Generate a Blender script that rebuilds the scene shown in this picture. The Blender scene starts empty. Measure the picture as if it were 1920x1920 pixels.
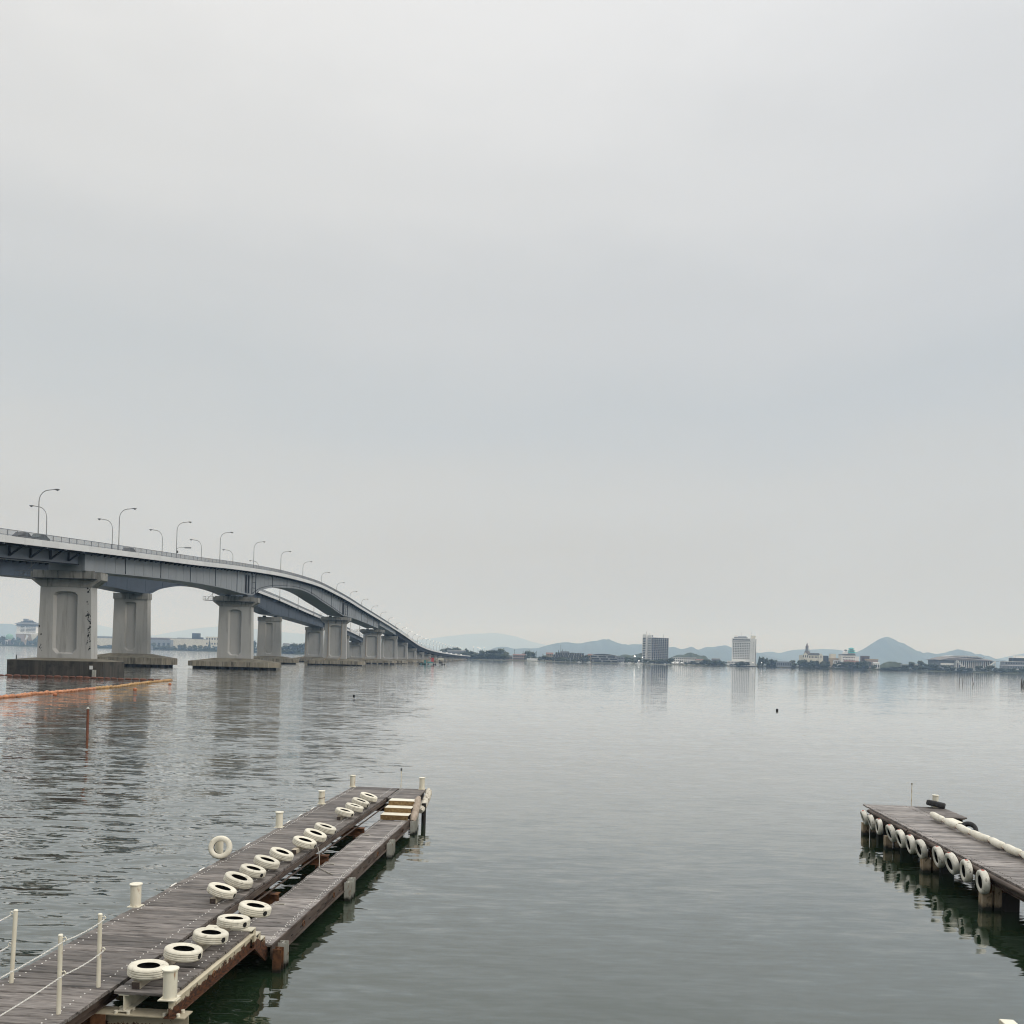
import bpy, math, random
import numpy as np

random.seed(7)
RNG = np.random.default_rng(11)
SC = bpy.context.scene
COL = SC.collection
R = math.radians

# ------------------------------------------------------------------ camera
F, H, PY = 1700.0, 6.3, 1232.3          # focal length and horizon of the 1920 px photograph, eye height in metres
ROLL = R(1.477)
cam_d = bpy.data.cameras.new('camera')
cam = bpy.data.objects.new('camera', cam_d)
COL.objects.link(cam)
cam.location = (0, 0, H)
from mathutils import Matrix, Vector
cam.rotation_euler = (Matrix.Rotation(R(90), 3, 'X') @ Matrix.Rotation(ROLL, 3, 'Z')).to_euler()
cam_d.sensor_width = 36.0
cam_d.lens = 36.0 * F / 1920.0
cam_d.shift_y = (PY - 960.0) / 1920.0
cam_d.clip_start = 0.2
cam_d.clip_end = 90000
SC.camera = cam


def ab(x, y):
    dx, dy = x - 960.0, y - PY
    return dx * math.cos(ROLL) + dy * math.sin(ROLL), -dx * math.sin(ROLL) + dy * math.cos(ROLL)


def at(x, y, Y):
    """world point at depth Y that the photograph shows at pixel x, y"""
    a, b = ab(x, y)
    return a * Y / F, Y, H - b * Y / F


def onz(x, y, z):
    a, b = ab(x, y)
    Y = F * (H - z) / b
    return a * Y / F, Y


# ------------------------------------------------------------------ world, sun, exposure
SUN_EL, SUN_AZ = R(35), R(116)           # azimuth clockwise from +Y: light comes from the right
W = bpy.data.worlds.new('World')
SC.world = W
W.use_nodes = True
nt = W.node_tree
nt.nodes.clear()


def wn(t, **k):
    n = nt.nodes.new(t)
    for a, v in k.items():
        setattr(n, a, v)
    return n


w_out = wn('ShaderNodeOutputWorld')
w_bg = wn('ShaderNodeBackground')
nt.links.new(w_bg.outputs[0], w_out.inputs[0])
sky = wn('ShaderNodeTexSky', sky_type='NISHITA', sun_disc=False, sun_elevation=SUN_EL, sun_rotation=SUN_AZ)
w_tc = wn('ShaderNodeTexCoord')
w_sep = wn('ShaderNodeSeparateXYZ')
nt.links.new(w_tc.outputs['Generated'], w_sep.inputs[0])
# cloud deck: brightness by elevation, stirred by a broad soft noise
w_map = wn('ShaderNodeMapping')
w_map.inputs['Scale'].default_value = (1.3, 1.3, 3.4)
nt.links.new(w_tc.outputs['Generated'], w_map.inputs[0])
w_no = wn('ShaderNodeTexNoise')
w_no.inputs['Scale'].default_value = 1.7
w_no.inputs['Detail'].default_value = 6.0
w_no.inputs['Roughness'].default_value = 0.52
nt.links.new(w_map.outputs[0], w_no.inputs['Vector'])
w_m1 = wn('ShaderNodeMath', operation='MULTIPLY_ADD')
nt.links.new(w_no.outputs['Fac'], w_m1.inputs[0])
w_m1.inputs[1].default_value = 0.22
w_m1.inputs[2].default_value = -0.11
w_m2 = wn('ShaderNodeMath', operation='ADD')
nt.links.new(w_m1.outputs[0], w_m2.inputs[0])
nt.links.new(w_sep.outputs[2], w_m2.inputs[1])
w_ra = wn('ShaderNodeValToRGB')
cr = w_ra.color_ramp
cr.interpolation = 'EASE'
STOPS = [(0.0, (.53, .508, .458)), (0.10, (.575, .56, .517)), (0.17, (.61, .612, .592)), (0.27, (.568, .592, .602)),
         (0.36, (.625, .638, .642)), (0.46, (.715, .72, .715)), (0.60, (.845, .845, .838)), (1.0, (2.05, 2.05, 2.02))]
while len(cr.elements) < len(STOPS):
    cr.elements.new(0.5)
for e, (p, c) in zip(cr.elements, STOPS):
    e.position = p
    e.color = (*c, 1)
nt.links.new(w_m2.outputs[0], w_ra.inputs[0])
# the deck is thinner towards the right: a touch bluer
w_mr = wn('ShaderNodeMapRange')
w_mr.inputs[1].default_value = -0.35
w_mr.inputs[2].default_value = 0.6
nt.links.new(w_sep.outputs[0], w_mr.inputs[0])
w_tint = wn('ShaderNodeMix', data_type='RGBA', blend_type='MULTIPLY')
nt.links.new(w_mr.outputs[0], w_tint.inputs['Factor'])
nt.links.new(w_ra.outputs[0], w_tint.inputs['A'])
w_tint.inputs['B'].default_value = (.955, .975, 1.015, 1)
w_sc = wn('ShaderNodeMix', data_type='RGBA', blend_type='MIX')
w_sc.inputs['Factor'].default_value = 0.003
nt.links.new(w_tint.outputs['Result'], w_sc.inputs['A'])
nt.links.new(sky.outputs[0], w_sc.inputs['B'])
nt.links.new(w_sc.outputs['Result'], w_bg.inputs[0])
w_bg.inputs[1].default_value = 1.0

sun_d = bpy.data.lights.new('sun', 'SUN')
sun_d.energy = 1.5
sun_d.angle = R(25)
sun_d.color = (1.0, .97, .92)
sun = bpy.data.objects.new('sun', sun_d)
COL.objects.link(sun)
sdir = Vector((math.sin(SUN_AZ) * math.cos(SUN_EL), math.cos(SUN_AZ) * math.cos(SUN_EL), math.sin(SUN_EL)))
sun.rotation_euler = sdir.to_track_quat('Z', 'Y').to_euler()
sun.location = (300, 100, 400)

SC.view_settings.view_transform = 'Standard'
SC.view_settings.look = 'None'
SC.view_settings.exposure = 0.0
SC.view_settings.gamma = 1.0
SC.view_settings.use_curve_mapping = False
SC.render.engine = 'CYCLES'
SC.cycles.use_denoising = True
SC.cycles.denoising_prefilter = 'ACCURATE'
SC.cycles.use_adaptive_sampling = False
SC.cycles.filter_width = 1.1
SC.cycles.adaptive_threshold = 0.006
SC.cycles.max_bounces = 6
SC.cycles.diffuse_bounces = 2
SC.cycles.glossy_bounces = 3
SC.cycles.transmission_bounces = 1
SC.cycles.volume_bounces = 1
SC.cycles.sample_clamp_indirect = 4.0
SC.cycles.caustics_reflective = False
SC.cycles.caustics_refractive = False


# ------------------------------------------------------------------ materials
def new_mat(name):
    m = bpy.data.materials.new(name)
    m.use_nodes = True
    t = m.node_tree
    b = t.nodes['Principled BSDF']
    return m, t, b


def node(t, ty, **k):
    n = t.nodes.new(ty)
    for a, v in k.items():
        setattr(n, a, v)
    return n


def surf(name, c1, c2, scale=(4, 4, 4), rough=.7, lo=.35, hi=.65, bump=0.0, detail=5, rand=0.0, c3=None, s3=None, lo3=.55, hi3=.66, spec=.4):
    """noise between two colours, an optional second stain colour, per-object variation and fine relief"""
    m, t, b = new_mat(name)
    L = t.links.new
    tc = node(t, 'ShaderNodeTexCoord')
    oi = node(t, 'ShaderNodeObjectInfo')
    mp = node(t, 'ShaderNodeMapping')
    mp.inputs['Scale'].default_value = scale
    L(tc.outputs['Object'], mp.inputs[0])
    rw = node(t, 'ShaderNodeMath', operation='MULTIPLY')
    L(oi.outputs['Random'], rw.inputs[0])
    rw.inputs[1].default_value = 40.0
    n = node(t, 'ShaderNodeTexNoise', noise_dimensions='4D')
    n.inputs['Scale'].default_value = 1.0
    n.inputs['Detail'].default_value = detail
    n.inputs['Roughness'].default_value = .6
    L(mp.outputs[0], n.inputs['Vector'])
    L(rw.outputs[0], n.inputs['W'])
    mr = node(t, 'ShaderNodeMapRange')
    mr.inputs[1].default_value = lo
    mr.inputs[2].default_value = hi
    L(n.outputs['Fac'], mr.inputs[0])
    mx = node(t, 'ShaderNodeMix', data_type='RGBA')
    mx.inputs['A'].default_value = (*c1, 1)
    mx.inputs['B'].default_value = (*c2, 1)
    L(mr.outputs[0], mx.inputs['Factor'])
    last = mx.outputs['Result']
    if c3:
        mp3 = node(t, 'ShaderNodeMapping')
        mp3.inputs['Scale'].default_value = s3 or scale
        mp3.inputs['Location'].default_value = (3.1, 1.7, 9.2)
        L(tc.outputs['Object'], mp3.inputs[0])
        n3 = node(t, 'ShaderNodeTexNoise', noise_dimensions='4D')
        n3.inputs['Scale'].default_value = 1.0
        n3.inputs['Detail'].default_value = 6
        n3.inputs['Roughness'].default_value = .65
        L(mp3.outputs[0], n3.inputs['Vector'])
        L(rw.outputs[0], n3.inputs['W'])
        r3 = node(t, 'ShaderNodeMapRange')
        r3.inputs[1].default_value = lo3
        r3.inputs[2].default_value = hi3
        L(n3.outputs['Fac'], r3.inputs[0])
        m3 = node(t, 'ShaderNodeMix', data_type='RGBA')
        m3.inputs['B'].default_value = (*c3, 1)
        L(last, m3.inputs['A'])
        L(r3.outputs[0], m3.inputs['Factor'])
        last = m3.outputs['Result']
    if rand:
        mr2 = node(t, 'ShaderNodeMapRange')
        mr2.inputs[3].default_value = 1 - rand
        mr2.inputs[4].default_value = 1 + rand
        L(oi.outputs['Random'], mr2.inputs[0])
        vm = node(t, 'ShaderNodeVectorMath', operation='SCALE')
        L(last, vm.inputs[0])
        L(mr2.outputs[0], vm.inputs['Scale'])
        last = vm.outputs[0]
    L(last, b.inputs['Base Color'])
    b.inputs['Roughness'].default_value = rough
    b.inputs['Specular IOR Level'].default_value = spec
    if bump:
        bp = node(t, 'ShaderNodeBump')
        bp.inputs['Strength'].default_value = bump
        bp.inputs['Distance'].default_value = .02
        L(n.outputs['Fac'], bp.inputs['Height'])
        L(bp.outputs[0], b.inputs['Normal'])
    return m


def rust_low(name, z_hi, z_lo, paint=(.56, .50, .37)):
    """cream paint on steel that has rusted through from its lower edge up, with a ragged border"""
    m = surf(name, paint, tuple(c * .8 for c in paint), (5, 1.5, 6), .65, .4, .7, .4, 6, 0)
    t = m.node_tree
    b = t.nodes['Principled BSDF']
    L = t.links.new
    src = b.inputs['Base Color'].links[0].from_socket
    tc = node(t, 'ShaderNodeTexCoord')
    sp = node(t, 'ShaderNodeSeparateXYZ')
    L(tc.outputs['Object'], sp.inputs[0])
    mr = node(t, 'ShaderNodeMapRange')
    mr.clamp = False
    mr.inputs[1].default_value = z_hi
    mr.inputs[2].default_value = z_lo
    L(sp.outputs[2], mr.inputs[0])
    mp = node(t, 'ShaderNodeMapping')
    mp.inputs['Scale'].default_value = (9, 6, 9)
    L(tc.outputs['Object'], mp.inputs[0])
    n = node(t, 'ShaderNodeTexNoise')
    n.inputs['Scale'].default_value = 1.0
    n.inputs['Detail'].default_value = 7
    n.inputs['Roughness'].default_value = .7
    L(mp.outputs[0], n.inputs['Vector'])
    ma = node(t, 'ShaderNodeMath', operation='MULTIPLY_ADD')
    L(n.outputs['Fac'], ma.inputs[0])
    ma.inputs[1].default_value = 2.6
    ma.inputs[2].default_value = -1.3
    ad = node(t, 'ShaderNodeMath', operation='ADD')
    L(ma.outputs[0], ad.inputs[0])
    L(mr.outputs[0], ad.inputs[1])
    st = node(t, 'ShaderNodeMapRange')
    st.inputs[1].default_value = .46
    st.inputs[2].default_value = .56
    L(ad.outputs[0], st.inputs[0])
    rc = node(t, 'ShaderNodeMix', data_type='RGBA')
    rc.inputs['A'].default_value = (.115, .046, .020, 1)
    rc.inputs['B'].default_value = (.030, .015, .010, 1)
    n2 = node(t, 'ShaderNodeTexNoise')
    n2.inputs['Scale'].default_value = 2.4
    n2.inputs['Detail'].default_value = 6
    L(mp.outputs[0], n2.inputs['Vector'])
    r2 = node(t, 'ShaderNodeMapRange')
    r2.inputs[1].default_value = .40
    r2.inputs[2].default_value = .60
    L(n2.outputs['Fac'], r2.inputs[0])
    L(r2.outputs[0], rc.inputs['Factor'])
    mx = node(t, 'ShaderNodeMix', data_type='RGBA')
    L(st.outputs[0], mx.inputs['Factor'])
    L(src, mx.inputs['A'])
    L(rc.outputs['Result'], mx.inputs['B'])
    L(mx.outputs['Result'], b.inputs['Base Color'])
    return m


def wet_foot(m, z0, z1):
    """slime and wet below the splash line"""
    t = m.node_tree
    b = t.nodes['Principled BSDF']
    L = t.links.new
    src = b.inputs['Base Color'].links[0].from_socket
    tc = node(t, 'ShaderNodeTexCoord')
    sp = node(t, 'ShaderNodeSeparateXYZ')
    L(tc.outputs['Object'], sp.inputs[0])
    n = node(t, 'ShaderNodeTexNoise')
    n.inputs['Scale'].default_value = 9.0
    n.inputs['Detail'].default_value = 5
    L(tc.outputs['Object'], n.inputs['Vector'])
    ma = node(t, 'ShaderNodeMath', operation='MULTIPLY_ADD')
    L(n.outputs['Fac'], ma.inputs[0])
    ma.inputs[1].default_value = .22
    L(sp.outputs[2], ma.inputs[2])
    mr = node(t, 'ShaderNodeMapRange')
    mr.inputs[1].default_value = z1 + .11
    mr.inputs[2].default_value = z0 + .11
    L(ma.outputs[0], mr.inputs[0])
    mx = node(t, 'ShaderNodeMix', data_type='RGBA')
    mx.inputs['B'].default_value = (.012, .012, .008, 1)
    L(mr.outputs[0], mx.inputs['Factor'])
    L(src, mx.inputs['A'])
    L(mx.outputs['Result'], b.inputs['Base Color'])
    return m


def emit(name, col, s):
    m, t, b = new_mat(name)
    b.inputs['Base Color'].default_value = (.8, .8, .8, 1)
    b.inputs['Emission Color'].default_value = (*col, 1)
    b.inputs['Emission Strength'].default_value = s
    return m


M = {}
M['plank'] = surf('weathered_planks', (.058, .050, .046), (.235, .212, .195), (2.6, 30, 30), .6, .30, .70, .8, 7, .36, c3=(.022, .018, .016), s3=(1.5, 10, 10), lo3=.53, hi3=.66)
M['plank_pale'] = surf('silvered_planks', (.075, .065, .060), (.36, .33, .31), (2.2, 26, 26), .5, .30, .68, .8, 7, .42, c3=(.030, .024, .022), s3=(1.2, 9, 9), lo3=.52, hi3=.66)
M['timber'] = surf('creamy_timber', (.50, .45, .36), (.34, .29, .22), (9, 2, 9), .7, .35, .65, .4, 6, .1, c3=(.05, .035, .03), s3=(3, 3, 3), lo3=.60, hi3=.66)
M['timber_end'] = surf('dark_end_grain', (.03, .022, .02), (.075, .055, .045), (30, 30, 30), .8)
M['tyre'] = surf('cream_painted_rubber', (.68, .645, .54), (.54, .505, .41), (6, 6, 6), .6, .42, .70, .12, 5, .12, c3=(.16, .135, .095), s3=(8, 8, 8), lo3=.58, hi3=.72)
M['tyre_white'] = surf('white_painted_rubber', (.62, .60, .53), (.46, .445, .385), (6, 6, 6), .6, .42, .70, .15, 5, .14, c3=(.10, .08, .06), s3=(8, 8, 8), lo3=.57, hi3=.68)
M['groove'] = surf('dark_tread_grooves', (.16, .14, .10), (.28, .25, .19), (9, 9, 9), .85)  # shade inside the tread grooves put into their colour
M['rubber'] = surf('black_rubber', (.012, .012, .013), (.03, .03, .031), (12, 12, 12), .6, bump=.3)
M['hollow'] = surf('bare_dark_rubber', (.006, .006, .006), (.013, .012, .011), (8, 8, 8), .85)
M['cream'] = surf('cream_paint', (.70, .66, .54), (.60, .55, .43), (5, 5, 2), .5, .45, .7, .1, 5, .05, c3=(.30, .17, .085), s3=(14, 14, 3), lo3=.60, hi3=.70)
M['cream_top'] = surf('bright_cream_paint', (.80, .77, .66), (.72, .68, .55), (6, 6, 6), .45)
M['rust'] = surf('rusted_steel', (.075, .032, .016), (.19, .085, .035), (7, 7, 7), .85, .35, .65, .6, 7, .12, c3=(.025, .014, .010), s3=(4, 4, 4), lo3=.5, hi3=.62)
M['rust_cream'] = surf('flaking_cream_steel', (.56, .50, .37), (.44, .38, .27), (5, 1.5, 6), .65, .4, .7, .4, 6, .0, c3=(.10, .045, .022), s3=(6, 2.2, 7), lo3=.50, hi3=.55)
M['beam_rust'] = rust_low('edge_beam_paint', .86, .70)
M['cross_rust'] = rust_low('cross_beam_paint', .55, .36, (.42, .37, .27))
M['rust_brown'] = surf('brown_coated_steel', (.055, .042, .034), (.11, .082, .065), (6, 1.2, 8), .7, .35, .65, .4, 6, .0, c3=(.030, .016, .010), s3=(5, 1.5, 9), lo3=.50, hi3=.60)
wet_foot(M['rust'], .04, .18)
M['riser'] = surf('rust_speckled_risers', (.25, .17, .075), (.115, .06, .02), (28, 28, 16), .75, .40, .60, .4, 6)
M['pile'] = surf('stained_pile_concrete', (.40, .33, .24), (.22, .155, .09), (6, 6, 2.2), .8, .35, .65, .4, 6, .1, c3=(.05, .033, .02), s3=(5, 5, 3), lo3=.55, hi3=.63)
wet_foot(M['pile'], .06, .20)
M['dark_pile'] = surf('wet_dark_pile', (.010, .009, .008), (.022, .018, .014), (4, 4, 2), .6)
M['galv'] = surf('galvanised_steel', (.42, .42, .38), (.30, .29, .25), (8, 8, 3), .5, c3=(.20, .12, .07), s3=(9, 9, 4), lo3=.60, hi3=.68)
wet_foot(M['galv'], .04, .14)
M['bolt'] = surf('zinc_bolt_heads', (.78, .77, .73), (.62, .60, .56), (30, 30, 30), .35)
M['chain'] = surf('white_chain', (.80, .79, .75), (.68, .66, .60), (30, 30, 30), .45)
M['fender'] = surf('cream_foam', (.76, .73, .63), (.62, .58, .47), (5, 5, 5), .6, .45, .7, .3, 5, .06, c3=(.36, .31, .24), s3=(9, 9, 9), lo3=.6, hi3=.72)
M['fender_net'] = surf('netted_cream_foam', (.62, .58, .49), (.46, .42, .34), (9, 9, 9), .75, .4, .62, .4, 6, .1, c3=(.10, .08, .06), s3=(12, 12, 12), lo3=.54, hi3=.62)
M['fender_dirty'] = surf('grimy_foam', (.36, .30, .24), (.22, .17, .13), (7, 7, 7), .75, .4, .65, .4)
M['red'] = surf('red_rope', (.42, .06, .035), (.30, .045, .03), (20, 20, 20), .7)
M['rope'] = surf('pale_rope', (.40, .38, .33), (.28, .26, .22), (30, 30, 30), .8)

M['concrete'] = surf('pier_concrete', (.425, .42, .405), (.38, .378, .366), (.35, .35, .12), .85, .35, .65, .15, 5, .03, c3=(.25, .245, .23), s3=(.6, .6, .07), lo3=.55, hi3=.72)
M['concrete_pale'] = surf('pale_pier_concrete', (.44, .43, .405), (.39, .38, .36), (.35, .35, .12), .85, .35, .65, .15, 5, .03, c3=(.28, .27, .25), s3=(.6, .6, .07), lo3=.55, hi3=.72)
M['cap'] = surf('stained_cap_concrete', (.23, .225, .205), (.34, .335, .315), (.9, .9, .35), .85, .3, .7, .2, 6, .04, c3=(.10, .095, .082), s3=(1.1, 1.1, .18), lo3=.52, hi3=.66)
M['footing'] = surf('streaked_footing_concrete', (.19, .165, .12), (.35, .315, .25), (1.3, 1.3, .12), .9, .32, .66, .2, 6, .03, c3=(.09, .078, .055), s3=(1.0, 1.0, .10), lo3=.50, hi3=.64)
M['footing_dark'] = surf('grimy_footing_concrete', (.030, .026, .020), (.090, .078, .062), (1.4, 1.4, .10), .9, .34, .68, .2, 6, c3=(.022, .02, .016), s3=(.5, .5, .5), lo3=.50, hi3=.66)
M['footing_top'] = surf('mossy_footing_top', (.095, .085, .062), (.17, .155, .115), (.5, .5, .5), .95, .35, .65, .2, 6)
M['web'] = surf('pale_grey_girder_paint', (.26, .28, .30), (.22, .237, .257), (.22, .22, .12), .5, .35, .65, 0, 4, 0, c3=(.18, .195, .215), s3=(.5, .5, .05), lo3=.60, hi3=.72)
M['web_shade'] = surf('shaded_girder_paint', (.15, .17, .20), (.12, .138, .165), (.22, .22, .12), .5)  # girder paint darkened in its colour for the shade below the deck
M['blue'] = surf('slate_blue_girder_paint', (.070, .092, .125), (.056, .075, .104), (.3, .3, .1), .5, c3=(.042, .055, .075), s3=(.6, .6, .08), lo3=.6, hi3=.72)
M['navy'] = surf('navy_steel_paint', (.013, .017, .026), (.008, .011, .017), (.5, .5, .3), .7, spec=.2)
M['fascia'] = surf('pale_fascia_panels', (.70, .705, .70), (.62, .625, .625), (.3, .12, .5), .5, .35, .65, 0, 4, .035, c3=(.44, .45, .45), s3=(.8, .8, .2), lo3=.62, hi3=.74)
M['rail'] = surf('grey_railing_paint', (.20, .215, .235), (.16, .172, .19), (1, 1, 1), .5)
M['asphalt'] = surf('asphalt', (.05, .05, .052), (.065, .065, .066), (2, 2, 2), .9)
M['lamp_pole'] = surf('grey_lamp_pole', (.28, .29, .29), (.22, .23, .235), (2, 2, 1), .45)
M['lamp_head'] = surf('dark_lamp_housing', (.11, .115, .12), (.08, .085, .09), (5, 5, 5), .4)
M['lit'] = emit('lit_lamp_glass', (1.0, .99, .95), 2.2)
M['sign'] = surf('grey_sign_plate', (.30, .31, .32), (.24, .25, .26), (3, 3, 3), .4)
M['boom'] = surf('orange_boom_float', (.52, .245, .125), (.34, .13, .06), (5, 5, 5), .6, .38, .64, .2, 5, .16, c3=(.16, .065, .03), s3=(4, 4, 4), lo3=.58, hi3=.68)
M['boom_pale'] = surf('sunbleached_boom_float', (.46, .27, .11), (.30, .18, .07), (5, 5, 5), .6, .38, .64, .2, 5, .16, c3=(.17, .11, .05), s3=(4, 4, 4), lo3=.54, hi3=.66)
M['boom_red'] = surf('dull_red_boom_float', (.20, .075, .04), (.12, .05, .032), (4, 4, 4), .65, .38, .64, .2, 5, .2)
M['buoy'] = surf('orange_buoy', (.46, .17, .07), (.36, .12, .05), (6, 6, 6), .5)
M['black'] = surf('black_float', (.012, .011, .011), (.022, .02, .02), (6, 6, 6), .6)
M['white_wall'] = surf('white_render', (.78, .775, .75), (.72, .715, .69), (.1, .1, .06), .8)
M['cream_wall'] = surf('cream_render', (.66, .63, .54), (.60, .57, .48), (.1, .1, .06), .8)
M['pink_wall'] = surf('dusky_pink_render', (.36, .29, .26), (.30, .24, .215), (.1, .1, .06), .8)
M['grey_wall'] = surf('grey_cladding', (.22, .235, .26), (.18, .195, .22), (.1, .1, .06), .7)
M['tan_wall'] = surf('tan_render', (.42, .33, .22), (.35, .27, .18), (.1, .1, .06), .8)
M['brown_wall'] = surf('brown_tiles', (.16, .11, .095), (.12, .085, .075), (.2, .2, .2), .8)
M['dark_wall'] = surf('dark_cladding', (.030, .034, .042), (.022, .025, .031), (.2, .2, .2), .7)
M['tower_grid'] = surf('grey_grid_concrete', (.42, .42, .43), (.36, .36, .37), (.1, .1, .06), .8)
M['pane'] = surf('dark_window_glass', (.018, .022, .030), (.035, .042, .052), (.3, .3, .3), .2, rand=.35)
M['roof_grey'] = surf('grey_roof_tiles', (.15, .155, .16), (.11, .115, .12), (.3, .3, .3), .8)
M['roof_red'] = surf('red_brown_roof', (.24, .13, .10), (.19, .10, .08), (.3, .3, .3), .8)
M['roof_teal'] = surf('turquoise_roof', (.10, .46, .44), (.07, .38, .37), (.3, .3, .3), .6)
M['roof_steel'] = surf('pale_metal_roof', (.48, .49, .49), (.40, .41, .41), (.1, .1, .1), .4)
M['roof_taupe'] = surf('taupe_metal_roof', (.20, .185, .18), (.16, .15, .148), (.1, .1, .1), .5)
M['green_dome'] = surf('pale_green_dome', (.20, .36, .30), (.17, .31, .26), (.1, .1, .1), .7)
M['leaf'] = surf('dense_foliage', (.016, .025, .010), (.052, .066, .026), (5, 5, 5), .8, .35, .65, 0, 4, .30)
M['leaf_olive'] = surf('olive_foliage', (.030, .036, .014), (.078, .086, .034), (5, 5, 5), .8, .35, .65, 0, 4, .25)
M['conifer'] = surf('conifer_foliage', (.014, .024, .015), (.034, .048, .026), (5, 5, 5), .8, .35, .65, 0, 4, .2)
M['bark'] = surf('bark', (.06, .045, .035), (.04, .03, .024), (5, 5, 2), .9)
M['reed'] = surf('shore_reeds', (.045, .052, .028), (.10, .105, .055), (.12, .12, .4), .9)
M['ground'] = surf('shore_soil_and_grass', (.07, .075, .045), (.12, .115, .08), (.02, .02, .02), .95)
M['forest'] = surf('forested_slope', (.022, .034, .022), (.045, .06, .036), (.004, .004, .004), .95, .35, .65, 0, 6)
M['forest_near'] = surf('wooded_hill', (.020, .030, .016), (.055, .068, .034), (.06, .06, .06), .95, .35, .65, 0, 6)
M['boat_white'] = surf('white_gelcoat', (.74, .74, .73), (.66, .66, .65), (1, 1, 1), .35)
M['boat_teal'] = surf('teal_boat_paint', (.09, .24, .23), (.06, .17, .17), (1, 1, 1), .5)
M['boat_red'] = surf('red_machine_paint', (.42, .05, .05), (.33, .04, .04), (1, 1, 1), .5)
M['car_dark'] = surf('dark_car_paint', (.02, .022, .027), (.03, .032, .037), (1, 1, 1), .25)
M['car_green'] = surf('dark_green_car_paint', (.05, .075, .075), (.04, .06, .06), (1, 1, 1), .3)
M['car_silver'] = surf('silver_car_paint', (.42, .43, .44), (.36, .37, .38), (1, 1, 1), .3)
M['glass'] = surf('car_glass', (.02, .025, .028), (.03, .035, .04), (1, 1, 1), .1)


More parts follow.
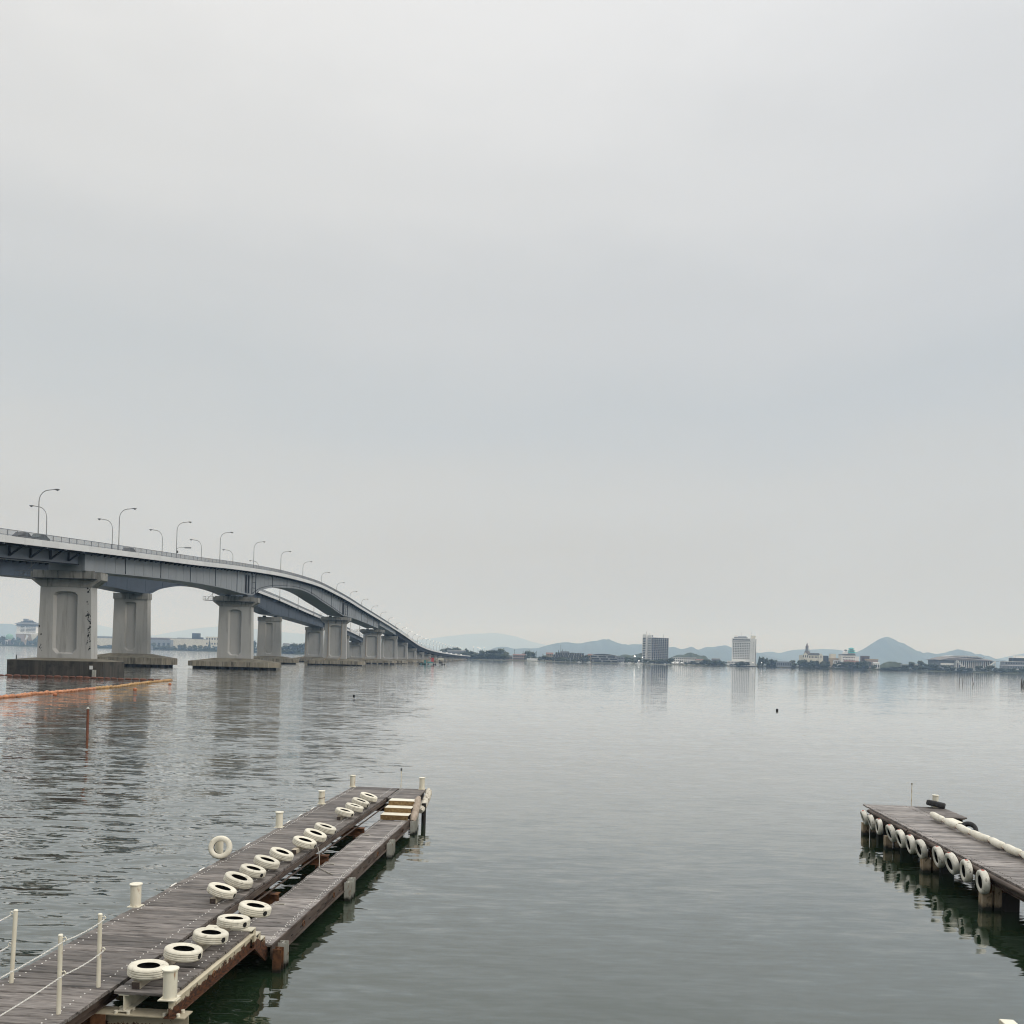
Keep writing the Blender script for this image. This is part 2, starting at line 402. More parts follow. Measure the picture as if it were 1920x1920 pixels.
# ------------------------------------------------------------------ mesh helpers
class MB:
    def __init__(self):
        self.v, self.f, self.m, self.s = [], [], [], []

    def add(self, vs, fs, m=0, s=False):
        o = len(self.v)
        self.v += [tuple(p) for p in vs]
        for q in fs:
            self.f.append(tuple(i + o for i in q))
            self.m.append(m)
            self.s.append(s)
        return self

    def box(self, x0, x1, y0, y1, z0, z1, m=0):
        return self.add([(x0, y0, z0), (x1, y0, z0), (x1, y1, z0), (x0, y1, z0), (x0, y0, z1), (x1, y0, z1), (x1, y1, z1), (x0, y1, z1)],
                        [(0, 3, 2, 1), (4, 5, 6, 7), (0, 1, 5, 4), (1, 2, 6, 5), (2, 3, 7, 6), (3, 0, 4, 7)], m)

    def bar(self, p, q, w, h, m=0, up=(0, 0, 1)):
        p, q = Vector(p), Vector(q)
        d = (q - p).normalized()
        u = Vector(up)
        if abs(d.dot(u)) > .98:
            u = Vector((1, 0, 0))
        s = d.cross(u).normalized() * (w / 2)
        t = s.cross(d).normalized() * (h / 2)
        vs = [p - s - t, p + s - t, p + s + t, p - s + t, q - s - t, q + s - t, q + s + t, q - s + t]
        return self.add(vs, [(0, 1, 2, 3), (7, 6, 5, 4), (0, 4, 5, 1), (1, 5, 6, 2), (2, 6, 7, 3), (3, 7, 4, 0)], m)

    def prism(self, poly, z0, z1, m=0, axis='z'):
        n = len(poly)
        if axis == 'z':
            a, b = [(x, y, z0) for x, y in poly], [(x, y, z1) for x, y in poly]
        elif axis == 'y':
            a, b = [(x, z0, y) for x, y in poly], [(x, z1, y) for x, y in poly]
        else:
            a, b = [(z0, x, y) for x, y in poly], [(z1, x, y) for x, y in poly]
        fs = [tuple(range(n))[::-1], tuple(range(n, 2 * n))]
        fs += [(i, (i + 1) % n, (i + 1) % n + n, i + n) for i in range(n)]
        return self.add(a + b, fs, m)

    def loft(self, loops, m=0, s=False, closed=True, caps=True):
        n = len(loops[0])
        vs = [p for l in loops for p in l]
        fs = []
        for k in range(len(loops) - 1):
            for i in range(n if closed else n - 1):
                j = (i + 1) % n
                fs.append((k * n + i, k * n + j, (k + 1) * n + j, (k + 1) * n + i))
        self.add(vs, fs, m, s)
        if caps and closed:
            self.add(loops[0], [tuple(range(n))[::-1]], m)
            self.add(loops[-1], [tuple(range(n))], m)
        return self

    def tube(self, pts, r, n=6, m=0, caps=True, s=True):
        pts = [Vector(p) for p in pts]
        rr = r if isinstance(r, (list, tuple)) else [r] * len(pts)
        loops = []
        prev = None
        for i, p in enumerate(pts):
            d = (pts[min(i + 1, len(pts) - 1)] - pts[max(i - 1, 0)]).normalized()
            if prev is None:
                u = Vector((0, 0, 1)) if abs(d.z) < .9 else Vector((1, 0, 0))
                a = d.cross(u).normalized()
            else:
                a = (prev - d * prev.dot(d)).normalized()
            prev = a
            b = d.cross(a)
            loops.append([p + (a * math.cos(2 * math.pi * k / n) + b * math.sin(2 * math.pi * k / n)) * rr[i] for k in range(n)])
        return self.loft(loops, m, s, True, caps)

    def cyl(self, x, y, z0, z1, r, n=16, m=0, r1=None):
        r1 = r if r1 is None else r1
        a = [(x + r * math.cos(2 * math.pi * k / n), y + r * math.sin(2 * math.pi * k / n), z0) for k in range(n)]
        b = [(x + r1 * math.cos(2 * math.pi * k / n), y + r1 * math.sin(2 * math.pi * k / n), z1) for k in range(n)]
        self.loft([a, b], m, True, True, False)
        self.add(a, [tuple(range(n))[::-1]], m)
        self.add(b, [tuple(range(n))], m)
        return self

    def lathe(self, prof, n=24, m=0, s=True, closed=False, dark=None):
        k = len(prof)
        vs = [(r * math.cos(2 * math.pi * i / n), r * math.sin(2 * math.pi * i / n), z) for i in range(n) for r, z in prof]
        fs = []
        for i in range(n):
            j = (i + 1) % n
            for q in range(k if closed else k - 1):
                w = (q + 1) % k
                fs.append((i * k + q, j * k + q, j * k + w, i * k + w))
        self.add(vs, fs, m, s)
        if dark:
            o = len(self.f) - len(fs)
            per = k if closed else k - 1
            for i in range(n):
                for q in dark:
                    self.m[o + i * per + q] = 1
        return self

    def ball(self, c, r, n=10, m=0, sq=1.0, rx=1.0, ry=1.0):
        h = n // 2
        loops = []
        for i in range(1, h):
            t = math.pi * i / h
            loops.append([(c[0] + r * rx * math.sin(t) * math.cos(2 * math.pi * k / n), c[1] + r * ry * math.sin(t) * math.sin(2 * math.pi * k / n),
                           c[2] - r * sq * math.cos(t)) for k in range(n)])
        self.loft(loops, m, True, True, True)
        return self

    def mesh(self, name, mats):
        me = bpy.data.meshes.new(name)
        me.from_pydata(self.v, [], self.f)
        if not isinstance(mats, (list, tuple)):
            mats = [mats]
        for x in mats:
            me.materials.append(x)
        me.polygons.foreach_set('material_index', self.m)
        me.polygons.foreach_set('use_smooth', self.s)
        me.update()
        return me

    def build(self, name, mats, parent=None, world=False, loc=None):
        o = bpy.data.objects.new(name, self.mesh(name, mats))
        COL.objects.link(o)
        if parent is not None:
            o.parent = parent
            if world:
                o.location = (-parent.location[0], -parent.location[1], -parent.location[2])
        if loc:
            o.location = loc
        return o


def tag(o, label=None, cat=None, group=None, kind=None):
    for k, v in (('label', label), ('category', cat), ('group', group), ('kind', kind)):
        if v:
            o[k] = v
    return o


def thing(name, label, cat, loc=(0, 0, 0), rz=0.0, group=None):
    o = bpy.data.objects.new(name, None)
    o.empty_display_size = .2
    COL.objects.link(o)
    o.location = loc
    o.rotation_euler = (0, 0, rz)
    return tag(o, label, cat, group)


def inst(name, me, parent=None, loc=(0, 0, 0), rot=(0, 0, 0), scale=(1, 1, 1)):
    o = bpy.data.objects.new(name, me)
    COL.objects.link(o)
    o.parent = parent
    o.location, o.rotation_euler, o.scale = loc, rot, scale
    return o


def copy_tree(o, parent=None):
    c = o.copy()
    COL.objects.link(c)
    c.parent = parent
    for ch in o.children:
        copy_tree(ch, c)
    return c


ORD = ['first', 'second', 'third', 'fourth', 'fifth', 'sixth', 'seventh', 'eighth', 'ninth', 'tenth', 'eleventh', 'twelfth', 'thirteenth',
       'fourteenth', 'fifteenth', 'sixteenth', 'seventeenth', 'eighteenth', 'nineteenth', 'twentieth']


def hermite(pts):
    xs = np.array([p[0] for p in pts], float)
    ys = np.array([p[1] for p in pts], float)
    d = np.diff(ys) / np.diff(xs)
    t = np.empty(len(xs))
    t[0], t[-1] = d[0], d[-1]
    for i in range(1, len(xs) - 1):
        h0, h1 = xs[i] - xs[i - 1], xs[i + 1] - xs[i]
        t[i] = (d[i - 1] * h1 + d[i] * h0) / (h0 + h1)

    def f(x):
        i = int(min(max(np.searchsorted(xs, x) - 1, 0), len(xs) - 2))
        h = xs[i + 1] - xs[i]
        s = min(max((x - xs[i]) / h, 0), 1)
        return float((2 * s**3 - 3 * s**2 + 1) * ys[i] + (s**3 - 2 * s**2 + s) * h * t[i] + (-2 * s**3 + 3 * s**2) * ys[i + 1] + (s**3 - s**2) * h * t[i + 1])
    return f


# ------------------------------------------------------------------ water
def water_mat():
    m, t, b = new_mat('lake_water')
    L = t.links.new
    tc = node(t, 'ShaderNodeTexCoord')
    acc = None
    # wind roughness: calmer in the middle of the bay, livelier towards the bridge side
    sp = node(t, 'ShaderNodeSeparateXYZ')
    L(tc.outputs['Object'], sp.inputs[0])
    mrx = node(t, 'ShaderNodeMapRange', interpolation_type='SMOOTHSTEP')
    mrx.inputs[1].default_value = 4.0
    mrx.inputs[2].default_value = -13.0
    mrx.inputs[3].default_value = .22
    mrx.inputs[4].default_value = 1.5
    drift = node(t, 'ShaderNodeMath', operation='MULTIPLY_ADD')
    L(sp.outputs[1], drift.inputs[0])
    drift.inputs[1].default_value = .10
    L(sp.outputs[0], drift.inputs[2])
    L(drift.outputs[0], mrx.inputs[0])
    mpp = node(t, 'ShaderNodeMapping')
    mpp.inputs['Scale'].default_value = (.035, .07, 1)
    L(tc.outputs['Object'], mpp.inputs[0])
    pn = node(t, 'ShaderNodeTexNoise')
    pn.inputs['Scale'].default_value = 1.0
    pn.inputs['Detail'].default_value = 3.0
    L(mpp.outputs[0], pn.inputs['Vector'])
    mrp = node(t, 'ShaderNodeMapRange')
    mrp.inputs[1].default_value = .3
    mrp.inputs[2].default_value = .7
    mrp.inputs[3].default_value = .55
    mrp.inputs[4].default_value = 1.45
    L(pn.outputs['Fac'], mrp.inputs[0])
    wind = node(t, 'ShaderNodeMath', operation='MULTIPLY')
    near = node(t, 'ShaderNodeMapRange')
    near.inputs[1].default_value = 18.0
    near.inputs[2].default_value = 42.0
    near.inputs[3].default_value = 1.5
    near.inputs[4].default_value = 1.0
    L(sp.outputs[1], near.inputs[0])
    chop = node(t, 'ShaderNodeMath', operation='MULTIPLY')
    L(mrx.outputs[0], chop.inputs[0])
    L(near.outputs[0], chop.inputs[1])
    L(chop.outputs[0], wind.inputs[0])
    L(mrp.outputs[0], wind.inputs[1])
    for (sx, sy, rz, amp_x, amp_y, det) in ((.10, .34, 8, .010, .026, 1), (.42, 1.5, -6, .020, .070, 1), (1.1, 4.2, 4, .030, .098, 2), (3.2, 10.0, 10, .020, .040, 1)):
        mp = node(t, 'ShaderNodeMapping')
        mp.inputs['Rotation'].default_value = (0, 0, R(rz))
        mp.inputs['Scale'].default_value = (sx, sy, 1)
        L(tc.outputs['Object'], mp.inputs[0])
        n = node(t, 'ShaderNodeTexNoise')
        n.inputs['Scale'].default_value = 1.0
        n.inputs['Detail'].default_value = det
        n.inputs['Roughness'].default_value = .45
        n.inputs['Distortion'].default_value = .25
        L(mp.outputs[0], n.inputs['Vector'])
        sb = node(t, 'ShaderNodeVectorMath', operation='SUBTRACT')
        L(n.outputs['Color'], sb.inputs[0])
        sb.inputs[1].default_value = (.5, .5, .5)
        ml = node(t, 'ShaderNodeVectorMath', operation='MULTIPLY')
        L(sb.outputs[0], ml.inputs[0])
        ml.inputs[1].default_value = (amp_x * 3, amp_y * 3, 0)
        if acc is None:
            acc = ml.outputs[0]
        else:
            ad = node(t, 'ShaderNodeVectorMath', operation='ADD')
            L(acc, ad.inputs[0])
            L(ml.outputs[0], ad.inputs[1])
            acc = ad.outputs[0]
    sc = node(t, 'ShaderNodeVectorMath', operation='SCALE')
    L(acc, sc.inputs[0])
    L(wind.outputs[0], sc.inputs['Scale'])
    # fine capillary ripples everywhere, also where the wind is light
    mp = node(t, 'ShaderNodeMapping')
    mp.inputs['Rotation'].default_value = (0, 0, R(-9))
    mp.inputs['Scale'].default_value = (1.5, 7.0, 1)
    L(tc.outputs['Object'], mp.inputs[0])
    n = node(t, 'ShaderNodeTexNoise')
    n.inputs['Scale'].default_value = 1.0
    n.inputs['Detail'].default_value = 2
    L(mp.outputs[0], n.inputs['Vector'])
    sb = node(t, 'ShaderNodeVectorMath', operation='SUBTRACT')
    L(n.outputs['Color'], sb.inputs[0])
    sb.inputs[1].default_value = (.5, .5, .5)
    ml = node(t, 'ShaderNodeVectorMath', operation='MULTIPLY')
    L(sb.outputs[0], ml.inputs[0])
    ml.inputs[1].default_value = (.02, .055, 0)
    a2 = node(t, 'ShaderNodeVectorMath', operation='ADD')
    L(sc.outputs[0], a2.inputs[0])
    L(ml.outputs[0], a2.inputs[1])
    ad = node(t, 'ShaderNodeVectorMath', operation='ADD')
    L(a2.outputs[0], ad.inputs[0])
    ad.inputs[1].default_value = (0, 0, 1)
    nm = node(t, 'ShaderNodeVectorMath', operation='NORMALIZE')
    L(ad.outputs[0], nm.inputs[0])
    L(nm.outputs[0], b.inputs['Normal'])
    b.inputs['Base Color'].default_value = (.013, .026, .013, 1)
    b.inputs['Roughness'].default_value = .04
    b.inputs['IOR'].default_value = 1.75
    b.inputs['Coat Weight'].default_value = 1.0
    b.inputs['Coat IOR'].default_value = 1.35
    b.inputs['Coat Roughness'].default_value = .04
    L(nm.outputs[0], b.inputs['Coat Normal'])
    return m


mb = MB()
mb.add([(-24000, -2000, 0), (24000, -2000, 0), (24000, 25900, 0), (-24000, 25900, 0)], [(0, 1, 2, 3)])
tag(mb.build('lake_water', water_mat()), 'calm grey green lake with fine ripples', None, kind='structure')

# ------------------------------------------------------------------ far shore, hills
SH = [(-700, 3400), (-300, 3250), (0, 3050), (280, 2850), (420, 2600), (550, 2230), (700, 1900), (860, 1640), (900, 1610), (1100, 1640), (1250, 1610), (1400, 1700),
      (1500, 1680), (1700, 1660), (1920, 1560), (2200, 1480), (2700, 1400)]
shx = lambda x: (x - 960) / math.cos(ROLL)
mb = MB()
loops = []
for k, (dd, z) in enumerate(((0, -.6), (3, .9), (40, 1.4), (400, 2.0), (2000, 3.0), (9000, 5.0), (23000, 8.0))):
    loops.append([(shx(x) * (D + dd) / F, D + dd, z) for x, D in SH])
mb.loft(loops, closed=False)
tag(mb.build('shore_ground', M['ground']), 'flat far shore of the lake', None, kind='structure')


def ridge(name, label, pts, D, depth, mat, rough=.06, seed=0, n=160, base=2.0):
    f = hermite(pts)
    x0, x1 = pts[0][0], pts[-1][0]
    rg = np.random.default_rng(seed)
    rows = []
    ts = [-1, -.75, -.5, -.3, -.14, 0, .2, .5, 1]
    pr = [0, .22, .47, .70, .88, 1.0, .8, .4, 0]
    wob = rg.normal(0, 1, (len(ts), n + 1))
    for _ in range(2):
        wob = (np.roll(wob, 1, 1) + wob * 2 + np.roll(wob, -1, 1)) / 4
    for k, (t_, p_) in enumerate(zip(ts, pr)):
        row = []
        for i in range(n + 1):
            x = x0 + (x1 - x0) * i / n
            X, _, Z = at(x, f(x), D)
            Y = D + t_ * depth
            z = max(Z, base + 1) * p_
            if 0 < k < len(ts) - 1 and t_ != 0:
                z *= 1 + rough * wob[k, i] * 2
            else:
                z *= 1 + rough * .10 * wob[k, i] * (t_ == 0)
            row.append((X * (1 + t_ * depth / D * .5), Y, z + base if p_ < 1 else max(Z, base) * (1 + .012 * wob[k, i])))
        rows.append(row)
    m_ = MB()
    m_.loft(rows, closed=False, s=True)
    return tag(m_.build(name, mat), label, None, kind='structure')


ridge('mountain_range', 'blue grey wooded mountain range behind the grid tower', [(905, 1232), (920, 1218), (935, 1213), (950, 1213), (962, 1216), (980, 1215.5), (1010, 1214.5), (1022, 1211), (1040, 1207), (1062, 1204),
      (1072, 1205.5), (1090, 1206.5), (1103, 1203.5), (1122, 1201), (1133, 1198.5), (1145, 1200.5), (1160, 1206), (1175, 1209), (1190, 1208), (1207, 1209), (1235, 1214), (1255, 1213.5),
      (1263, 1213), (1278, 1217), (1288, 1215), (1296, 1212.5), (1308, 1218), (1322, 1214), (1338, 1213), (1352, 1210.5), (1360, 1210), (1372, 1214), (1400, 1219), (1425, 1225), (1460, 1236)], 8800, 1700, M['forest'], seed=1)
ridge('low_mountain_ridge', 'low hazy ridge between the white hotel and the cone mountain', [(1395, 1236), (1425, 1224.5), (1445, 1222), (1464, 1224), (1480, 1220), (1500, 1218), (1520, 1217.5), (1555, 1217), (1575, 1219), (1590, 1222), (1620, 1230), (1650, 1240)],
      10500, 1700, M['forest'], seed=2, n=80)
ridge('cone_mountain', 'cone shaped blue grey mountain rising right of the castle roof', [(1570, 1238), (1598, 1226), (1610, 1221), (1620, 1216), (1640, 1203.5), (1655, 1196), (1664, 1194.3), (1672, 1196.5), (1690, 1208), (1705, 1216), (1725, 1224), (1740, 1223.5),
      (1755, 1226), (1768, 1225), (1785, 1220), (1798, 1217.5), (1808, 1220), (1820, 1226), (1832, 1227), (1845, 1230), (1870, 1238), (1900, 1246)], 8400, 1500, M['forest'], seed=3, n=120)
ridge('hazy_ridge', 'pale hazy ridge behind the stepped white building at the frame edge', [(1825, 1242), (1860, 1237), (1885, 1232), (1905, 1227.5), (1920, 1225), (1960, 1219), (2020, 1215), (2120, 1222), (2220, 1250)], 12500, 1800, M['forest'], seed=4, n=60)
ridge('faint_mountain_range', 'very faint far mountains behind the bridges', [(-420, 1180), (-200, 1172), (60, 1184), (120, 1178), (182, 1172), (210, 1178), (240, 1186), (284, 1191), (330, 1184), (400, 1175), (430, 1174), (474, 1179), (530, 1185), (600, 1191), (700, 1198),
      (780, 1200), (840, 1193), (900, 1188), (930, 1187), (960, 1192), (1000, 1204), (1040, 1214), (1080, 1236)], 23500, 2000, M['forest'], seed=5, n=160)
ridge('blue_hill', 'soft blue hill behind the hotel with stacked eaves', [(-500, 1196), (-300, 1180), (-100, 1173), (0, 1169.5), (26, 1170.5), (45, 1176), (75, 1188), (110, 1204), (140, 1216)], 11500, 1800, M['forest'], seed=6, n=60)
ridge('wooded_hill', 'small dark wooded hill behind the long white school building', [(1240, 1244), (1262, 1231), (1274, 1227.5), (1282, 1227.5), (1290, 1224), (1295, 1223.5), (1303, 1226), (1312, 1229), (1322, 1231), (1328, 1236), (1340, 1246)], 2300, 110, M['forest_near'], rough=.05, seed=7, n=70)
ridge('shore_hill', 'dark wooded rise behind the marina left of the grid tower', [(1140, 1240), (1160, 1230), (1172, 1227), (1185, 1229), (1196, 1226), (1207, 1224), (1220, 1226), (1236, 1240)], 2100, 90, M['forest_near'], rough=.06, seed=8, n=60)
ridge('dome_hill', 'low rounded green mound right of the tan roofed building', [(1640, 1256), (1652, 1246), (1664, 1241.5), (1676, 1241), (1688, 1244), (1698, 1251), (1706, 1258)], 1760, 40, M['forest_near'], rough=.06, seed=9, n=40)

# ------------------------------------------------------------------ bridges
RT = hermite([(90, 21.7), (120, 23.8), (150, 25.75), (171, 27.0), (191, 28.2), (219.6, 29.85), (246, 31.35), (272, 33.0), (300, 34.55), (330, 35.9), (365, 36.75), (395, 36.9), (427, 35.9), (460, 34.5), (490, 32.8), (550, 29.6),
              (614, 26.0), (678, 22.1), (725, 18.9), (773, 16.0), (812, 14.4), (852, 13.2), (950, 11.4), (1100, 10.0), (1424, 8.3), (1560, 7.8)])
XC = lambda Y: -92.8 + (Y - 187) * (18 / 1313.)
GB_MAIN = hermite([(188, 21.9), (210, 22.95), (230, 23.85), (255, 24.65), (275, 24.85), (297, 24.6), (303, 24.7), (310, 26.6), (320, 28.3), (343, 30.4), (371, 31.4), (390, 30.6), (405, 29.2), (428, 27.3), (448, 25.4), (454, 25.0), (463, 25.0), (490, 24.6), (513, 23.9), (540, 23.0), (566, 22.0)])
RAILH, BAND = 1.12, 1.2      # railing above the pale band, height of the band
Y_END = 1500.0


def strip(mb_, f_in, Y0, Y1, step, m=0, s=False):
    """loft a closed cross-section along the bridge; f_in(Y) gives the loop"""
    n = max(1, int(round((Y1 - Y0) / step)))
    mb_.loft([f_in(Y0 + (Y1 - Y0) * i / n) for i in range(n + 1)], m, s)
    return mb_


def rect(Y, off, x0, x1, z0, z1):
    c = XC(Y) + off
    return [(c + x0, Y, z0), (c + x1, Y, z0), (c + x1, Y, z1), (c + x0, Y, z1)]


def bridge(near):
    off, dz = (0.0, 0.0) if near else (-34.3, -.8)
    rt = lambda Y: RT(Y) + dz
    gb = lambda Y: GB_MAIN(Y) + dz * .5
    lab = ('pale grey road bridge with arched haunched girder, the nearer of the two', 'twin road bridge with slate blue girder standing behind the nearer one')[0 if near else 1]
    base_y = 300.0
    T = thing('road_bridge', lab, 'bridge', (XC(base_y) + off, base_y, 0))
    web = M['web'] if near else M['blue']
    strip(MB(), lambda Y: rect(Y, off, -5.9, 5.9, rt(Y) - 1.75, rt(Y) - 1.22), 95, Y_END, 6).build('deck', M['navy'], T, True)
    strip(MB(), lambda Y: rect(Y, off, -4.6, 4.4, rt(Y) - 1.216, rt(Y) - 1.19), 95, Y_END, 6).build('roadway', M['asphalt'], T, True)
    # fascia panels on the camera side, one by one while they can be told apart
    y, k = 95.0, 0
    lim = 470.0 if near else 95.0
    while y < lim:
        strip(MB(), lambda Y: rect(Y, off, 5.9, 6.08, rt(Y) - RAILH - BAND, rt(Y) - RAILH), y + .02, y + 5.98, 3).build('fascia_panel', M['fascia'], T, True)
        y += 6.0
    strip(MB(), lambda Y: rect(Y, off, 5.9, 6.08, rt(Y) - RAILH - BAND, rt(Y) - RAILH), y + .02, Y_END, 6).build('fascia', M['fascia'], T, True)
    strip(MB(), lambda Y: rect(Y, off, -6.08, -5.9, rt(Y) - RAILH - BAND, rt(Y) - RAILH), 95, Y_END, 8).build('fascia', M['fascia'], T, True)
    # railings
    for sx, x in ((1, 5.95), (-1, -5.95)):
        m_ = MB()
        strip(m_, lambda Y: rect(Y, off, x - .05, x + .05, rt(Y) - .10, rt(Y)), 95, Y_END, 6)
        strip(m_, lambda Y: rect(Y, off, x - .03, x + .03, rt(Y) - .98, rt(Y) - .90), 95, Y_END, 8)
        y = 96.0
        while y < 700:
            c = XC(y) + off
            m_.box(c + x - .05, c + x + .05, y - .05, y + .05, rt(y) - RAILH + .003, rt(y) - .05)
            y += 3.0
        m_.build('railing', M['rail'], T, True)
        b_ = MB()
        y = 96.0 if near else 215.0
        stp = .22
        while y < 640:
            c = XC(y) + off
            zt, zb = rt(y) - .06, rt(y) - RAILH + .004
            b_.add([(c + x - .018, y - .018, zb), (c + x + .018, y - .018, zb), (c + x + .018, y + .018, zb), (c + x - .018, y + .018, zb),
                    (c + x - .018, y - .018, zt), (c + x + .018, y - .018, zt), (c + x + .018, y + .018, zt), (c + x - .018, y + .018, zt)],
                   [(0, 1, 5, 4), (1, 2, 6, 5), (2, 3, 7, 6), (3, 0, 4, 7)])
            y += stp
        tag(b_.build('balusters', M['rail'], T, True), kind='stuff')
    # girders
    hw = 3.75
    if near:
        gl = lambda Y: rt(Y) - 4.75
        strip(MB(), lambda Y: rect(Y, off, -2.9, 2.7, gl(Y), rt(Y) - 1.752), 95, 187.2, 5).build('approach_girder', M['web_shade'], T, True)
        strip(MB(), lambda Y: rect(Y, off, 2.2, 3.05, gl(Y) - .18, gl(Y) - .003), 95, 187.0, 5).build('bottom_flange', M['navy'], T, True)
        # slanted struts and posts that carry the wide walkway left of the first tall pier
        y = 99.0
        while y < 188:
            c = XC(y) + off
            zb, zt = gl(y) + .5, rt(y) - 2.0
            s_ = MB()
            s_.bar((c + 2.95, y, zb), (c + 5.9, y, zt), .28, .30)
            s_.build('strut', M['navy'], T, True)
            MB().bar((c + 2.9, y, zb - .1), (c + 2.9, y, rt(y) - 1.76), .30, .34).build('post', M['navy'], T, True)
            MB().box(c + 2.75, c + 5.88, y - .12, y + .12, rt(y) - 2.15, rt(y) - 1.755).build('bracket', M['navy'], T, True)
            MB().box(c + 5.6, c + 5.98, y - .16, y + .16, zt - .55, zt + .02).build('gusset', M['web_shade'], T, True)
            y += 7.0
        pts = [(XC(Y) + 4.5, Y, rt(Y) - 2.35) for Y in range(95, 192, 6)]
        MB().tube(pts, .3, 8).build('service_pipe', M['navy'], T, True)
    g0 = 188.0 if near else 100.0
    main_b = (lambda Y: gb(Y)) if near else (lambda Y: gb(Y) if Y > 188 else rt(Y) - 4.9)
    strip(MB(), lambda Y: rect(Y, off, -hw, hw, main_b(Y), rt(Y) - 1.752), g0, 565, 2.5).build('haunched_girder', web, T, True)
    # bottom flange lip, and a strip whose navy stands for a shadow line
    strip(MB(), lambda Y: rect(Y, off, hw + .003, hw + .22, main_b(Y) + .002, main_b(Y) + .12), g0, 565, 2.5).build('bottom_flange', web, T, True)
    fl = MB()
    strip(fl, lambda Y: rect(Y, off, hw + .003, hw + .16, main_b(Y) + .75, main_b(Y) + .83), 303, 452, 2.5)
    fl.build('flange_strip', M['navy'] if near else web, T, True)
    # stiffeners on the visible web
    y = 192.0 if near else 216.0
    k = 0
    while y < 562:
        c = XC(y) + off
        heavy = k % 4 == 3
        w = .07 if heavy else .03
        MB().box(c + hw + .002, c + hw + (.14 if heavy else .045), y - w / 2, y + w / 2, main_b(y) + .13, rt(y) - 1.754).build('stiffener', M['navy'] if heavy and near else web, T, True)
        y += 5.0 if near else 14.0
        k += 1
    # cantilever brackets under the walkway
    y = 190.5 if near else 216.0
    while y < 560:
        c = XC(y) + off
        MB().add([(c + hw + .01, y - .06, rt(y) - 2.85), (c + 5.88, y - .06, rt(y) - 2.0), (c + 5.88, y - .06, rt(y) - 1.755), (c + hw + .01, y - .06, rt(y) - 1.755),
                  (c + hw + .01, y + .06, rt(y) - 2.85), (c + 5.88, y + .06, rt(y) - 2.0), (c + 5.88, y + .06, rt(y) - 1.755), (c + hw + .01, y + .06, rt(y) - 1.755)],
                 [(0, 1, 2, 3), (7, 6, 5, 4), (0, 4, 5, 1), (1, 5, 6, 2), (2, 6, 7, 3), (3, 7, 4, 0)]).build('bracket', M['navy'], T, True)
        y += 3.0 if y < 400 else 6.0
    if near:
        # dark slots, ladder frame and gutter pipe over the haunch piers
        for yy, s_ in ((297.5, 1.0), (455.0, 1.0)):
            c = XC(yy)
            for dy in (-1.6, 1.2):
                MB().box(c + hw + .18, c + hw + .30, yy + dy - .5, yy + dy + .5, gb(yy) + .5, rt(yy) - 3.4).build('web_opening', M['navy'], T, True)
            l_ = MB()
            for dy in (2.6, 6.8):
                l_.bar((c + hw + .9, yy + dy, gb(yy) + .4), (c + hw + .9, yy + dy, rt(yy) - 2.4), .18, .18)
            for q in range(4):
                z = gb(yy) + .6 + q * 1.9
                l_.bar((c + hw + .9, yy + 2.6, z), (c + hw + .9, yy + 6.8, z), .13, .13)
            l_.build('access_ladder', M['navy'], T, True)
    # approach spans beyond the haunched part, navy plate girders
    ys = [565.6] + [636 + 57 * i for i in range(15)] + [Y_END]
    for i in range(len(ys) - 1):
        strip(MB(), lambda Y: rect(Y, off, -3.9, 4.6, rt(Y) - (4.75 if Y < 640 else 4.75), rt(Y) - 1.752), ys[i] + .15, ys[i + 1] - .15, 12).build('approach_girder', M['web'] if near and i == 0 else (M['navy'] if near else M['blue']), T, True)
    return T


NB = bridge(True)
FB = bridge(False)


def recessed_face(m_, w0, w1, z0, z1, y, pw, pz0, pz1, cham_t, cham_b, depth, splay, m=0, tr=0.0):
    """front wall of a tapered column with a sunk panel (built geometry)"""
    outer = [(-w0, z0), (w0, z0), (w1, z1), (-w1, z1)]
    ct, cb = cham_t, cham_b
    pan = [(-pw + cb, pz0), (pw - cb, pz0), (pw, pz0 + cb), (pw, pz1 - ct * .55), (pw - ct * .35, pz1 - ct * .16), (pw - ct, pz1), (-pw + ct, pz1), (-pw + ct * .35, pz1 - ct * .16), (-pw, pz1 - ct * .55), (-pw, pz0 + cb)]
    c = (0.0, (pz0 + pz1) / 2)

    def hit(poly, ang):
        dx, dz = math.cos(ang), math.sin(ang)
        best = None
        n = len(poly)
        for i in range(n):
            (ax, az), (bx, bz) = poly[i], poly[(i + 1) % n]
            ex, ez = bx - ax, bz - az
            den = dx * ez - dz * ex
            if abs(den) < 1e-12:
                continue
            tt = ((ax - c[0]) * ez - (az - c[1]) * ex) / den
            uu = ((ax - c[0]) * dz - (az - c[1]) * dx) / den
            if tt > 0 and -1e-6 <= uu <= 1 + 1e-6:
                best = tt if best is None else min(best, tt)
        return c[0] + dx * best, c[1] + dz * best
    angs = sorted({round(math.atan2(z - c[1], x - c[0]), 6) for x, z in outer + pan})
    A = [hit(outer, a) for a in angs]
    B = [hit(pan, a) for a in angs]
    Cc = [(x * (1 - splay / pw), c[1] + (z - c[1]) * (1 - splay / (pz1 - pz0) * 1.4)) for x, z in B]
    n = len(angs)
    vs = [(x, y, z) for x, z in A] + [(x, y, z) for x, z in B] + [(x, y + depth, z) for x, z in Cc]
    fs = []
    for i in range(n):
        j = (i + 1) % n
        fs += [(i, j, j + n, i + n), (i + n, j + n, j + 2 * n, i + 2 * n)]
    fs.append(tuple(range(2 * n, 3 * n)))
    m_.add(vs, fs, m)


PILE_ME = MB().cyl(0, 0, -.7, 1.6, .8, 12).mesh('pile', M['dark_pile'])


